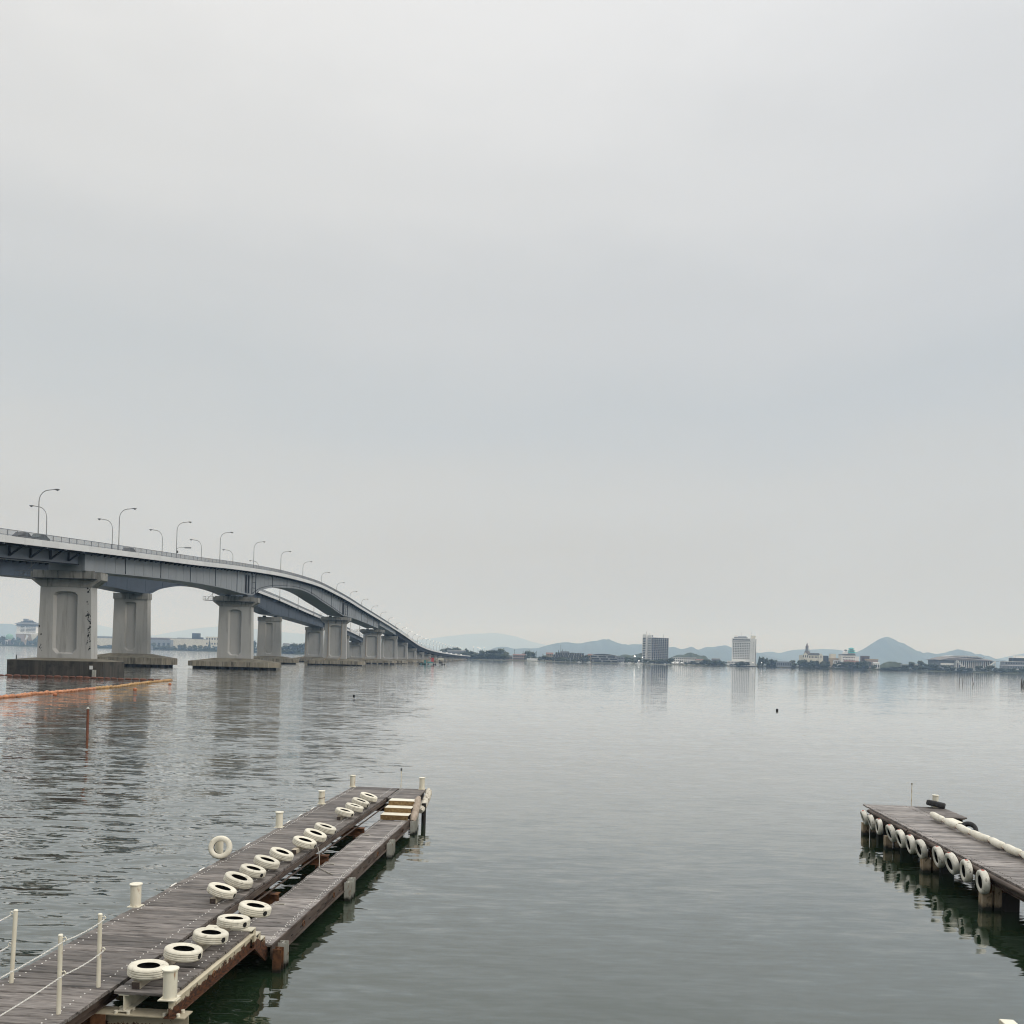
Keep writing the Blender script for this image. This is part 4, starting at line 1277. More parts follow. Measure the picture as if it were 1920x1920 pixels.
# spire building
Y = 1700.0
T, wf = bthing('spire_building', 'cream gabled building with a grey domed spire on its left', 'building', 1503, 1543, Y)
h0 = ht(1525, 1226, Y)
MB().box(-wf / 2, wf / 2, 0, 16, 0, h0 - 3).build('wall', M['cream_wall'], T)
for (xc, w, top) in ((-13.5, 9, h0 + 2.2), (15.5, 8.5, h0 + 1.2)):
    MB().prism([(xc - w / 2, 0), (xc + w / 2, 0), (xc + w / 2, top - 4.5), (xc, top), (xc - w / 2, top - 4.5)], -1.2, -.003, axis='y').build('gable', M['cream_wall'], T)
MB().prism([(-wf / 2 + 6, h0 - 2.99), (wf / 2 - 4, h0 - 2.99), (wf / 2 - 7, h0 + 1.5), (-wf / 2 + 9, h0 + 1.5)], 2, 14, axis='y').build('roof', M['roof_grey'], T)
for j in range(7):
    win(T, -5.5 + j * 2.7, -.02, h0 - 6, 1.4, 3.0)
    win(T, -5.5 + j * 2.7, -.02, 3.4, 1.4, 2.6)
for xc in (-17.5, -13.5, -9.8, 15.5):
    win(T, xc, -1.22, h0 - 5, 1.5, 4.2)
MB().box(-12.5, -9.5, -1.35, -1.203, .2, 7.5).build('entrance', M['roof_red'], T)
sx = (1514 - 1523) * 1.0
s_ = MB()
s_.cyl(sx, 5, h0 - 1, h0 + 5, 5.0, 8, r1=4.4)
s_.build('tower_base', M['roof_taupe'], T)
s_ = MB()
s_.cyl(sx, 5, h0 + 5.003, h0 + 12, 3.0, 8, r1=2.7)
s_.build('lantern', M['grey_wall'], T)
s_ = MB()
s_.lathe([(2.9, 0), (3.1, .8), (2.4, 3.0), (1.5, 4.2), (1.3, 6.0), (.5, 7.6), (.15, 9.2)], 10)
s_.add([(0, 0, 0)], [])
o = s_.build('spire', M['roof_taupe'], T)
o.location = (sx, 5, h0 + 12.0)
for dx in (-4.4, 4.4):
    MB().cyl(sx + dx, 2, h0 - 1, h0 + 6.5, .9, 6, r1=.2).build('pinnacle', M['roof_taupe'], T)


def block(name, label, x0, x1, ytop, Y, depth, mat, floors=0, bays=0, roof=None, rz=0.0, ww=.62, wh=.5, zb=1.2, over=.5, wmat='pane', cat='building', rh=None):
    T, wf = bthing(name, label, cat, x0, x1, Y, rz, zb)
    h0 = ht((x0 + x1) / 2, ytop, Y, zb)
    rtop = h0
    if roof:
        rh = rh or max(.8, h0 * .16)
        h0 -= rh
    MB().box(-wf / 2, wf / 2, 0, depth, 0, h0).build('wall', M[mat], T)
    if roof == 'flat':
        pass
    if roof and roof.startswith('slab'):
        MB().box(-wf / 2 - over, wf / 2 + over, -over, depth + over, h0 + .003, rtop).build('roof', M[roof.split(':')[1]], T)
    elif roof:
        MB().prism([(-over, h0 + .003), (depth + over, h0 + .003), (depth / 2, rtop)], -wf / 2 - over, wf / 2 + over, axis='x').build('roof', M[roof], T)
    for k in range(floors):
        for j in range(bays):
            win(T, -wf / 2 + (j + .5) * wf / bays, -.02, (k + .55) * h0 / floors, wf / bays * ww, h0 / floors * wh, mat=wmat)
    return T, wf, h0


block('house', 'low pink house with grey roof at the foot of the wood', 946, 961, 1228.5, 1648, 9, 'pink_wall', 1, 5, 'roof_grey')
block('house', 'pink house with wide red brown roof left of the round tree', 962, 985, 1226.5, 1662, 10, 'pink_wall', 2, 6, 'roof_red')
block('house', 'small white house left of the round tree', 979, 987, 1224.5, 1675, 8, 'white_wall', 2, 2, 'roof_grey')
T, wf, _ = block('boat_shed', 'low white shed with a small white obelisk before the round tree', 988, 1008, 1234.5, 1630, 6, 'white_wall', 0, 0, 'roof_steel')
MB().loft([[(-3.6, -1, 0), (-1.6, -1, 0), (-1.6, .9, 0), (-3.6, .9, 0)], [(-2.75, -.3, 7.5), (-2.35, -.3, 7.5), (-2.35, .2, 7.5), (-2.75, .2, 7.5)]]).build('obelisk', M['boat_white'], T)
for x, yt in ((965, 1217), (981, 1220), (1001, 1221), (1006, 1220.5), (1018, 1225)):
    X, Y_, Z = at(x, yt, 1690)
    T = thing('utility_pole', 'thin utility pole standing behind the low houses by the round tree', 'pole', (X, 1690, 1.2), 0, 'poles behind the low houses')
    MB().bar((0, 0, 0), (0, 0, Z - 1.2), .5, .5).build('mast', M['dark_wall'], T)
    MB().bar((-1.2, 0, Z - 3.5), (1.2, 0, Z - 3.5), .3, .3).build('crossarm', M['dark_wall'], T)

# terraced building with roof garden
T, wf = bthing('terraced_building', 'terraced low building with planted balconies and cypresses on its roof', 'building', 1035, 1095, 1672)
h4 = ht(1062, 1224.5, 1672)
for k in range(4):
    xa = -wf / 2 + (0, 0, 2, 6)[k]
    z = k * h4 / 4
    MB().box(xa, wf / 2, 1.2 + k * .8, 14, z + .25, z + h4 / 4 - .25).build('storey', M['dark_wall'], T)
    MB().box(xa - .6, wf / 2 + .4, -.4 + k * .8, 14, z + h4 / 4 - .247, z + h4 / 4 + .247).build('floor_slab', M['tan_wall'], T)
    n = 12
    for j in range(n + 1):
        x = xa + (wf / 2 - xa) * j / n
        MB().box(x - .35, x + .35, .5 + k * .8, 1.0 + k * .8, z + .25, z + h4 / 4 - .25).build('post', M['cream_wall'], T)
gm = MB()
rg = random.Random(9)
for i in range(700):
    k = rg.randint(1, 4)
    x = rg.uniform(-wf / 2 + (0, 0, 2, 6)[min(k - 1, 3)], wf / 2)
    p = Vector((x, -.6 + (k - 1) * .8 + rg.uniform(-.3, .4), k * h4 / 4 + rg.uniform(-.9, .9)))
    e1, e2 = Vector((rg.uniform(.3, .9), 0, rg.uniform(-.4, .4))), Vector((rg.uniform(-.3, .3), rg.uniform(-.3, .3), rg.uniform(.2, .6)))
    gm.add([p - e1, p - e2, p + e1, p + e2], [(0, 1, 2, 3)])
tag(gm.build('balcony_planting', M['leaf'], T), kind='stuff')
MB().box(-14, 2, 4, 11, h4 + .25, h4 + 3.4).build('roof_house', M['grey_wall'], T)
MB().bar((-13.5, 7, h4 + 3.3), (-13.5, 7, h4 + 15.5), .4, .4).build('roof_mast', M['lamp_head'], T)
T2, _, _ = block('annex', 'left wing of the terraced building with dark red roof', 1024, 1037, 1223.5, 1676, 10, 'tan_wall', 3, 4, 'roof_red')
for x, yt in ((1047.5, 1218), (1054.5, 1216.5), (1061, 1219)):
    tree(x, yt, 2.4, 1680, 'conifer', 'slender cypress standing on the roof of the terraced building', 'roof cypresses', at(x, 1225, 1680)[2])
block('house', 'tan house with red brown roof left of the curved glass hall', 1103, 1111, 1226, 1665, 9, 'tan_wall', 2, 2, 'roof_red')

# glass hall with curved roof
T, wf = bthing('glass_hall', 'glass fronted hall with gently curved pale roof', 'hall', 1110, 1157, 1655)
h3 = ht(1135, 1229.5, 1655)
for k in range(3):
    z = k * h3 / 3
    MB().box(-wf / 2, wf / 2, .9, 14, z + .3, z + h3 / 3 - .2).build('storey', M['dark_wall'], T)
    MB().box(-wf / 2 - .5, wf / 2 + (.5 if k < 2 else 0), -.6, 14, z + h3 / 3 - .2, z + h3 / 3 + .2).build('floor_slab', M['white_wall'], T)
    for j in range(11):
        win(T, -wf / 2 + (j + .5) * wf / 11, .86, z + h3 / 6 + .05, wf / 11 - .7, h3 / 3 - .9, 'window', 'pane' if (j + k) % 4 else 'grey_wall')
rf = [(-wf / 2 - .8 + (wf + 1.6) * i / 12, h3 + .25 + 3.4 * math.sin(math.pi * min(1, (i + 1.5) / 13.5)) ** .8) for i in range(13)]
MB().prism([(-wf / 2 + .2, h3 + .21)] + [(x, z - .5) for x, z in rf[1:-1]] + [(wf / 2 - .2, h3 + .21)], 0.2, 13.5, axis='y').build('gallery', M['pane'], T)
MB().prism(rf + [(x, z - .48) for x, z in rf[::-1]], -1.2, 15, axis='y').build('roof', M['roof_steel'], T)
block('low_annex', 'low dark blue annex right of the curved glass hall', 1157, 1172, 1232, 1660, 10, 'grey_wall', 2, 5, None)
block('school_building', 'long white three storey building below the small wooded hill', 1263, 1305, 1232.5, 1690, 12, 'white_wall', 3, 11, 'slab:roof_steel', rh=.9)
block('white_house', 'white house with pinkish roof right of the long white building', 1305, 1320, 1236, 1680, 9, 'cream_wall', 2, 4, 'roof_red')
block('dark_lodge', 'brown lodge among trees left of the white hotel', 1336, 1350, 1234.5, 1700, 9, 'brown_wall', 2, 4, 'roof_grey')
for i, x in enumerate((1262, 1270, 1278)):
    T = thing('white_tent', 'white peaked tent on the shore before the long white building', 'tent', (at(x, 1243, 1630)[0], 1630, 1.0), 0, 'white shore tents')
    MB().loft([[(-3.4, -3, 2.3), (3.4, -3, 2.3), (3.4, 3, 2.3), (-3.4, 3, 2.3)], [(-.2, -.2, 4.6), (.2, -.2, 4.6), (.2, .2, 4.6), (-.2, .2, 4.6)]]).build('canopy', M['boat_white'], T)
    for sx_ in (-1, 1):
        for sy_ in (-1, 1):
            MB().bar((sx_ * 3.2, sy_ * 2.8, 0), (sx_ * 3.2, sy_ * 2.8, 2.35), .2, .2).build('leg', M['galv'], T)
# shed by the shore
T, wf, h0 = block('pavilion', 'long low grey pavilion on stilts right of the white hotel', 1457, 1484, 1240.5, 1665, 7, 'grey_wall', 1, 8, 'slab:roof_grey', rh=.8)
block('office_block', 'dark flat block right of the spire building', 1543, 1553, 1229.5, 1712, 10, 'dark_wall', 2, 4)
T, wf, h0 = block('cream_building', 'cream box building on a wide lower storey', 1557, 1567, 1226, 1718, 9, 'cream_wall', 0, 0)
MB().box(-9, 9.5, -2, 10, 0, ht(1561, 1234, 1718)).build('lower_storey', M['tan_wall'], T)
block('white_house', 'small white house with dark windows among the bank trees', 1564, 1576, 1237.5, 1690, 8, 'white_wall', 2, 4, 'slab:roof_steel', rh=.6)

# building with turquoise castle roof
T, wf = bthing('castle_roof_building', 'white building crowned by a turquoise castle roof', 'building', 1577, 1610, 1710)
h0 = ht(1590, 1228.5, 1710)
MB().box(-wf / 2, wf / 2 - 5, 0, 15, 0, h0).build('wall', M['white_wall'], T)
MB().box(wf / 2 - 4.99, wf / 2 + .5, 1, 14, 0, h0 - 2).build('wall', M['white_wall'], T)
MB().prism([(-wf / 2 - 1, h0 + .003), (wf / 2 - 6, h0 + .003), (wf / 2 - 8, h0 + 2.2), (-wf / 2 + 2, h0 + 2.2)], -1, 16, axis='y').build('roof', M['roof_grey'], T)
for k in range(2):
    for j in range(8):
        win(T, -wf / 2 + 4 + j * 2.9, -.02, h0 - 4.5 - k * 4.5, 1.9, 1.7)
for (z, w, hh_) in ((h0 + 2.2, 15, 5.2), (h0 + 7.4, 11.5, 3.6), (h0 + 11, 8.0, 3.4)):
    xx = 4.5
    MB().box(xx - w / 2 + 1.6, xx + w / 2 - 1.6, 3, 12, z, z + hh_ * .45).build('tower_storey', M['white_wall'], T)
    MB().loft([[(xx - w / 2, 1, z + hh_ * .45), (xx + w / 2, 1, z + hh_ * .45), (xx + w / 2, 14, z + hh_ * .45), (xx - w / 2, 14, z + hh_ * .45)],
               [(xx - w / 2 + 2.4, 5, z + hh_), (xx + w / 2 - 2.4, 5, z + hh_), (xx + w / 2 - 2.4, 10, z + hh_), (xx - w / 2 + 2.4, 10, z + hh_)]]).build('castle_roof', M['roof_teal'], T)
MB().prism([(-11.5, h0 + 2.2), (-2.5, h0 + 2.2), (-3.5, h0 + 6), (-7, h0 + 10), (-10.5, h0 + 6)], 2, 10, axis='y').build('gable', M['white_wall'], T)
MB().prism([(-8.6, h0 + 8.2), (-5.4, h0 + 8.2), (-7, h0 + 10.6)], 1.4, 10.2, axis='y').build('gable_roof', M['roof_grey'], T)
block('brown_building', 'brown flat block right of the turquoise castle roof', 1616, 1630, 1229.8, 1715, 9, 'brown_wall', 2, 4, 'slab:roof_taupe', rh=.8)
block('tan_hall', 'low hall with broad tan roof right of the brown block', 1625, 1646, 1235.5, 1700, 9, 'pink_wall', 1, 5, 'slab:tan_wall', rh=2.6)
block('white_hut', 'small white hut right of the bank trees below the tan hall', 1638, 1649, 1241.5, 1676, 7, 'white_wall', 1, 3, 'roof_steel')
block('red_roof_row', 'row of low houses with red brown roofs below the castle roof building', 1584, 1610, 1238.5, 1692, 7, 'pink_wall', 1, 7, 'roof_red')
block('grey_house', 'low grey house among the trees left of the arena', 1692, 1703, 1245.5, 1690, 8, 'grey_wall', 1, 3, 'slab:roof_steel', rh=.7)
block('grey_house', 'low pale house behind the trees next to the arena', 1712, 1728, 1245, 1692, 8, 'white_wall', 1, 4, 'slab:roof_steel', rh=.7)

# arena
Y = 1668.0
T, wf = bthing('arena', 'large arena with swept taupe roof and white diagonal outer stairs', 'arena', 1760, 1868, Y)
hA = ht(1815, 1238.5, Y)
MB().box(-wf / 2 + 3, wf / 2 - 6, 2, 50, 0, hA - .4).build('wall', M['grey_wall'], T)
n = 18
for j in range(n + 1):
    x = -wf / 2 + 30 + (wf - 42) * j / n
    MB().box(x - .45, x + .45, .6, 1.99, 0, hA - .5).build('column', M['white_wall'], T)
for j in range(n):
    win(T, -wf / 2 + 30 + (wf - 42) * (j + .5) / n, 1.96, hA * .62, 2.4, hA * .5, mat='brown_wall' if j % 2 else 'pane')
MB().box(-wf / 2 + 4, -wf / 2 + 28, -.5, 1.9, hA * .55, hA * .72).build('concourse', M['white_wall'], T)
for sx_, xa, xb in ((1, -wf / 2 + 30, -wf / 2 + 50), (-1, wf / 2 - 4, wf / 2 - 27)):
    s_ = MB()
    s_.bar((xa, -3, hA - 1.5), (xb, -3, 2.5), 3.0, 1.1)
    s_.bar((xa, -4.8, hA + .6), (xb, -4.8, 4.4), .3, 1.0)
    s_.build('outer_stair', M['white_wall'], T)
    MB().box(xa - .4, xa + .4, -4.2, -1.8, 0, hA - 2).build('column', M['white_wall'], T)
# roof: long shell with a raised pale spine
pro = [(-wf / 2 - 3.0, hA + .6), (-wf / 2 + 3, hA + 3.4), (-wf / 2 + 15, hA + 6.2), (-wf / 2 + 28, hA + 7.4), (-wf / 2 + 40, hA + 6.6), (wf / 2 - 30, hA + 5.0), (wf / 2 - 12, hA + 4.0), (wf / 2 - 2, hA + 1.5), (wf / 2 + 3, hA - .2)]
lp = []
for (x, z) in pro:
    lp.append([(x, -3, hA - .4 if abs(x) < wf / 2 else z - .5), (x, -3, max(hA - .1, z - 3.0)), (x, 12, z), (x, 35, z), (x, 52, hA - .3)])
MB().loft(lp).build('roof', M['roof_taupe'], T)
sp = [(-wf / 2 + 22, hA + 7.1), (-wf / 2 + 30, hA + 8.8), (0, hA + 9.2), (wf / 2 - 32, hA + 8.2), (wf / 2 - 22, hA + 5.0)]
MB().prism(sp + [(x, z - 2.2) for x, z in sp[::-1]], 6, 40, axis='y').build('roof_spine', M['roof_steel'], T)
for j in range(9):
    x = -wf / 2 + 41 + j * 5.6
    MB().ball((x, 5.0, hA + 6.2), 1.5, 8, sq=.7).build('roof_light', M['roof_steel'], T)

# stepped white building at the right edge
Y = 1640.0
T, wf = bthing('stepped_building', 'stepped white building with long balconies at the right frame edge', 'building', 1880, 1950, Y)
h3 = ht(1915, 1240.5, Y)
for k, xa in enumerate((-wf / 2, -wf / 2 + 2, -wf / 2 + 3, -wf / 2 + 18)):
    z = k * h3 / 3
    MB().box(xa + 1, wf / 2, 1 + k, 16, z, z + h3 / 3 - .7).build('storey', M['grey_wall'] if k < 3 else M['dark_wall'], T)
    MB().box(xa, wf / 2 + .5, -.6 + k, 17, z + h3 / 3 - .695, z + h3 / 3 - .003).build('floor_slab', M['white_wall'], T)
    if k < 3:
        for j in range(14):
            win(T, xa + 5 + j * 4.6, .96 + k, z + h3 / 6, 2.2, h3 / 3 * .4)
MB().box(-wf / 2 + 26, wf / 2, 5, 14, h3 * 4 / 3, h3 * 4 / 3 + 4).build('roof_house', M['white_wall'], T)
MB().prism([(-wf / 2 - 9, 3.5), (-wf / 2 + 10, 3.5), (-wf / 2 + 8, h3 * .62), (-wf / 2 - 1, h3 * .62)], -3, -.7, axis='y').build('porch_roof', M['roof_grey'], T)

# left shore: hotel with stacked eaves
Y = 3140.0
T, wf = bthing('eaved_hotel', 'pale hotel block with stacked flaring grey eaves on the far left shore', 'hotel', 29.5, 66.5, Y)
zz = lambda y: ht(48, y, Y)
MB().box(-wf / 2, wf / 2 + 8, 0, 30, 0, zz(1189)).build('podium', M['tan_wall'], T)
MB().box(-wf / 2 + 2, -4, -2.0, -.01, 0, zz(1189.5)).build('brick_front', M['pink_wall'], T)
MB().box(-wf / 2 - 2, wf / 2 + 10, -3, 31, zz(1188.7), zz(1186.5)).build('podium_roof', M['white_wall'], T)
MB().box(-wf / 2 + .5, wf / 2 - 1, 2, 28, zz(1186.4), zz(1173)).build('wall', M['white_wall'], T)
for k in range(5):
    z0, z1 = zz(1185.3 - k * 2.45), zz(1184.2 - k * 2.45)
    MB().box(-wf / 2 + 14, -6, 1.7, 1.99, z0, z1).build('window', M['pane'], T)
    MB().box(-2, wf / 2 - 2, 1.7, 1.99, z0, z1).build('window', M['pane'], T)
for (y0, y1, ex, ex2) in ((1173, 1170.5, 3, -1), (1170, 1167, 6, -6), (1167, 1165.2, -8, -12), (1165.1, 1163.6, -14, -19)):
    MB().loft([[(-wf / 2 - ex, 2 - ex, zz(y0)), (wf / 2 + ex, 2 - ex, zz(y0)), (wf / 2 + ex, 28 + ex, zz(y0)), (-wf / 2 - ex, 28 + ex, zz(y0))],
               [(-wf / 2 - ex2, 2 - ex2 * .5, zz(y1)), (wf / 2 + ex2, 2 - ex2 * .5, zz(y1)), (wf / 2 + ex2, 28 + ex2 * .5, zz(y1)), (-wf / 2 - ex2, 28 + ex2 * .5, zz(y1))]]).build('roof', M['roof_grey'], T)
MB().box(-15, -2, 9, 20, zz(1163.5), zz(1160)).build('roof_house', M['grey_wall'], T)
MB().box(2, 13, 9, 20, zz(1163.5), zz(1161.6)).build('roof_house', M['roof_steel'], T)
MB().prism([(wf / 2 - 14, zz(1188.8)), (wf / 2 + 9, zz(1188.8)), (wf / 2 + 3, zz(1199)), (wf / 2 - 10, zz(1199))], -6, -3.01, axis='y').build('side_canopy', M['cream_wall'], T)
T = thing('white_sail', 'white curved sail shaped canopy before the eaved hotel', 'canopy', (at(50, 1200, 3100)[0], 3100, 2), 0)
zq = lambda y: at(50, y, 3100)[2] - 2
MB().prism([(-7.5, zq(1200.5)), (0, zq(1198.5)), (5.5, zq(1193.5)), (2.5, zq(1191)), (-1.5, zq(1190)), (-3, zq(1195))], -.4, .4, axis='y').build('sail_sheet', M['boat_white'], T)
MB().bar((0, .9, 0), (0, .9, zq(1196)), .5, .5).build('mast', M['galv'], T)
T = thing('green_dome', 'pale green domed roof left of the eaved hotel', 'dome', (at(18, 1195, 3220)[0], 3220, 1.5), 0)
d_ = MB()
d_.lathe([(13, 0), (13, zq(1195)), (11, zq(1191.5) + 1), (6, zq(1189)), (.2, zq(1187.7))], 20)
d_.build('dome_shell', M['green_dome'], T)
block('long_house', 'long low white building on the shore at the far left', -6, 13, 1198, 3120, 10, 'white_wall', 1, 8, 'slab:roof_grey')
block('long_house', 'low pinkish building between trees left of the eaved hotel', 15, 27, 1198, 3110, 9, 'pink_wall', 1, 5, 'slab:roof_steel')
for i in range(13):
    x = -9 + i * 11.5
    if x > 74:
        break
    T = thing('shore_post', 'thin white post in the row along the far left promenade', 'post', (at(x, 1207, 3065)[0], 3065, .9), 0, 'white promenade posts')
    MB().bar((0, 0, 0), (0, 0, 11.5), .5, .5).build('shaft', M['boat_white'], T)
    MB().bar((0, 0, 11.5), (2.2, 0, 11.9), .4, .4).build('arm', M['boat_white'], T)
T = thing('promenade_wall', 'low pale railing wall along the far left shore', 'wall', (at(30, 1209, 3063)[0], 3063, .5), 0)
MB().box(-70, 75, -.3, .3, 0, 3.2).build('wall_band', M['cream_wall'], T)

T, wf, h0 = block('warehouse', 'cream warehouse seen just right of the nearest bridge pier', 176, 218, 1196.5, 3000, 30, 'cream_wall', 0, 0)
MB().box(-wf / 2 + 5, wf / 2 - 2, 2, 12, h0 + .01, h0 + 6).build('roof_house', M['grey_wall'], T)
block('grey_shed', 'grey clad shed between the pale far pier and the cream warehouse', 276, 320, 1199.5, 2780, 20, 'grey_wall', 1, 5, None, ww=.5, wh=.3)
block('white_shed', 'white roofed hall behind the grey clad shed', 282, 316, 1194.8, 2860, 20, 'brown_wall', 0, 0, 'slab:boat_white', rh=2.5)
T, wf, h0 = block('warehouse', 'long cream warehouse with a dark tower box on its roof', 319, 392, 1197.5, 2830, 30, 'cream_wall', 0, 0, 'slab:roof_grey', rh=1.0)
MB().box(-wf / 2 + 66, -wf / 2 + 88, 3, 18, h0 + 1.01, ht(366, 1187.2, 2830)).build('roof_tower', M['dark_wall'], T)
MB().box(-wf / 2 + 88.01, -wf / 2 + 98, 4, 16, h0 + 1.01, h0 + 6).build('roof_house', M['dark_wall'], T)
MB().box(-wf / 2 + 20, -wf / 2 + 64, 4, 16, h0 + 1.01, h0 + 3.6).build('roof_house', M['roof_steel'], T)
block('cream_office', 'cream office block with window rows left of the second near pier', 385, 425, 1194, 2760, 18, 'cream_wall', 3, 8, None, ww=.5, wh=.35)
for x0, x1, yt in ((500, 512, 1203), (530, 541, 1206)):
    block('house', 'small white house on the wooded point behind the piers' if x0 > 510 else 'small white house behind the slim far pier', x0, x1, yt, 2290, 9, 'white_wall', 1, 3, 'roof_grey')
block('cabin', 'row of low cabins on the shore beyond the bridge end', 838, 872, 1219, 1720, 10, 'grey_wall', 1, 9, 'slab:roof_steel', rh=1.0)
grove([(832, 1217, 12), (842, 1215, 13), (852, 1214.5, 13), (862, 1217, 12), (874, 1216, 12), (858, 1214, 12)], 'tree behind the low end of the bridges', 'trees behind the bridge end', ('broad',), 1760)

# flood lamps that burn on the right shore
for (x, y, Yd, r_) in ((1190, 1230.5, 1655, 1.6), (1204.5, 1232.5, 1655, 1.0), (1198, 1239, 1640, 1.0), (1412, 1242.5, 1668, .8), (1428, 1242.5, 1668, .8), (908, 1214.5, 1780, .7), (896, 1214, 1760, .7), (900, 1215.5, 1770, .7), (888, 1213, 1750, .8)):
    X, _, Z = at(x, y, Yd)
    lab = {1190: 'bright round flood lamp behind the marina boats', 1204.5: 'small lit lamp just left of the grid tower', 1198: 'low lit lamp over the white boats', 1412: 'lit lamp at the right foot of the white hotel', 1428: 'lit lamp among trees right of the white hotel'}.get(x, 'lit road lamp above the wood at the bridge end')
    T = thing('flood_lamp', lab, 'lamp', (X, Yd, 1.2), 0, 'lit lamps on the far shore')
    MB().bar((0, 0, 0), (0, 0, Z - 1.2 - r_ * .9), .35, .35).build('pole', M['lamp_pole'], T)
    MB().ball((0, 0, Z - 1.2), r_, 8).build('lamp_globe', M['lit'], T)


# ------------------------------------------------------------------ boats
def motor_boat(label, x, ywl, Y, s=1.0, rz=R(90)):
    X = shx(x) * Y / F
    T = thing('motor_boat', label, 'boat', (X, Y, 0), rz, 'white motor boats in the marina')
    T.scale = (s, s, s)
    hull = [[(-1.2, -5, .9), (1.2, -5, .9), (1.0, -5, -.3), (-1.0, -5, -.3)], [(-1.5, 0, 1.1), (1.5, 0, 1.1), (1.1, 0, -.4), (-1.1, 0, -.4)], [(-1.1, 3.5, 1.4), (1.1, 3.5, 1.4), (.6, 3.5, -.2), (-.6, 3.5, -.2)], [(-.08, 5.6, 1.7), (.08, 5.6, 1.7), (.05, 5.2, .5), (-.05, 5.2, .5)]]
    MB().loft([l[::-1] for l in hull]).build('hull', M['boat_white'], T)
    MB().loft([[(-1.1, -2.5, 1.12), (1.1, -2.5, 1.12), (.9, 2.6, 1.3), (-.9, 2.6, 1.3)], [(-.9, -2.2, 3.0), (.9, -2.2, 3.0), (.7, 1.0, 3.0), (-.7, 1.0, 3.0)]]).build('cabin', M['boat_white'], T)
    for sx_ in (-1, 1):
        MB().box(sx_ * 1.02 - .04, sx_ * 1.02 + .04, -2.0, 1.2, 2.0, 2.5).build('window', M['glass'], T)
    MB().bar((0, -1.5, 3.0), (0, -1.5, 5.0), .1, .1).build('mast', M['galv'], T)
    return T


motor_boat('white motor boat lying left in the marina, below the dark blue annex', 1167, 1242, 1602, 1.15, R(84))
motor_boat('white motor boat in the middle of the marina row', 1180, 1242, 1604, 1.1, R(95))
motor_boat('white motor boat lying next to the grid tower', 1198, 1243, 1604, 1.25, R(-88))
motor_boat('small white boat moored below the tan part of the terraced building', 1086, 1241, 1625, .8, R(88))
motor_boat('small white boat moored right below the tan house', 1104, 1241, 1625, .8, R(60))
motor_boat('white boat moored before the grid tower', 1222, 1245, 1598, .8, R(80))
motor_boat('small white boat at the right foot of the grid tower', 1247, 1245, 1600, .8, R(95))
T = thing('jetty', 'low grey floating jetty before the grid tower', 'jetty', (shx(1230) * 1590 / F, 1590, 0), 0)
MB().box(-26, 24, -1.5, 1.5, -.3, .8).build('float_deck', M['galv'], T)

# work barge near the low end of the bridge
Yb = 612.0
T = thing('work_barge', 'work barge with teal gear, red machine and white canopy beside the far piers', 'barge', (shx(811) * Yb / F, Yb, 0), R(4))
for (xa, xb, mt) in ((-8.9, -4.2, 'boat_teal'), (-4.1, 1.4, 'boat_white'), (1.5, 8.9, 'boat_white')):
    MB().loft([[(xa, -1.6, -.4), (xb, -1.6, -.4), (xb, 1.6, -.4), (xa, 1.6, -.4)], [(xa - .1, -1.9, .75), (xb + .0, -1.9, .75), (xb + .0, 1.9, .75), (xa - .1, 1.9, .75)]]).build('hull', M[mt], T)
for x in (-8.4, -6.3, -5.0, -2.8, 1.0, 2.2, 6.6, 8.2):
    t_ = MB()
    t_.tube([(x, -2.35, .3), (x, -1.95, .3)], .45, 12)
    t_.build('tyre_fender', M['rubber'], T)
MB().box(-5.6, -4.3, -.8, .8, .76, 2.9).build('wheelhouse', M['boat_teal'], T)
MB().box(-3.4, .2, -.9, .9, .76, 1.9).build('engine_box', M['boat_teal'], T)
MB().loft([[(-.9, -.7, 1.91), (.9, -.7, 1.91), (.9, .7, 1.91), (-.9, .7, 1.91)], [(-.5, -.4, 4.6), (1.0, -.4, 4.6), (1.0, .4, 4.6), (-.5, .4, 4.6)]]).build('red_machine', M['boat_red'], T)
MB().bar((-.6, 0, 3.6), (-2.0, 0, 4.6), .35, .35).build('jib', M['boat_red'], T)
for x in (4.0, 7.2):
    for y in (-1.2, 1.2):
        MB().bar((x, y, .76), (x, y, 3.4), .12, .12).build('canopy_post', M['boat_white'], T)
MB().box(3.7, 7.5, -1.5, 1.5, 3.41, 4.5).build('canopy', M['cream_wall'], T)
MB().box(4.3, 6.9, -.8, .8, .76, 1.7).build('cargo', M['dark_wall'], T)
MB().bar((3.2, 0, .76), (3.0, 0, 4.4), .16, .16).build('mast', M['cream_wall'], T)

# ------------------------------------------------------------------ floating boom, buoys, piles, stakes
FLOAT = MB()
FLOAT.loft([[(r_ * math.cos(6.283 * q / 8), yy, r_ * math.sin(6.283 * q / 8)) for q in range(8)] for yy, r_ in ((-.5, .04), (-.45, .13), (-.28, .23), (0, .26), (.28, .23), (.45, .13), (.5, .04))], 0, True)
FL = {k: FLOAT.mesh('float', M[k]) for k in ('boom', 'boom_pale', 'boom_red')}


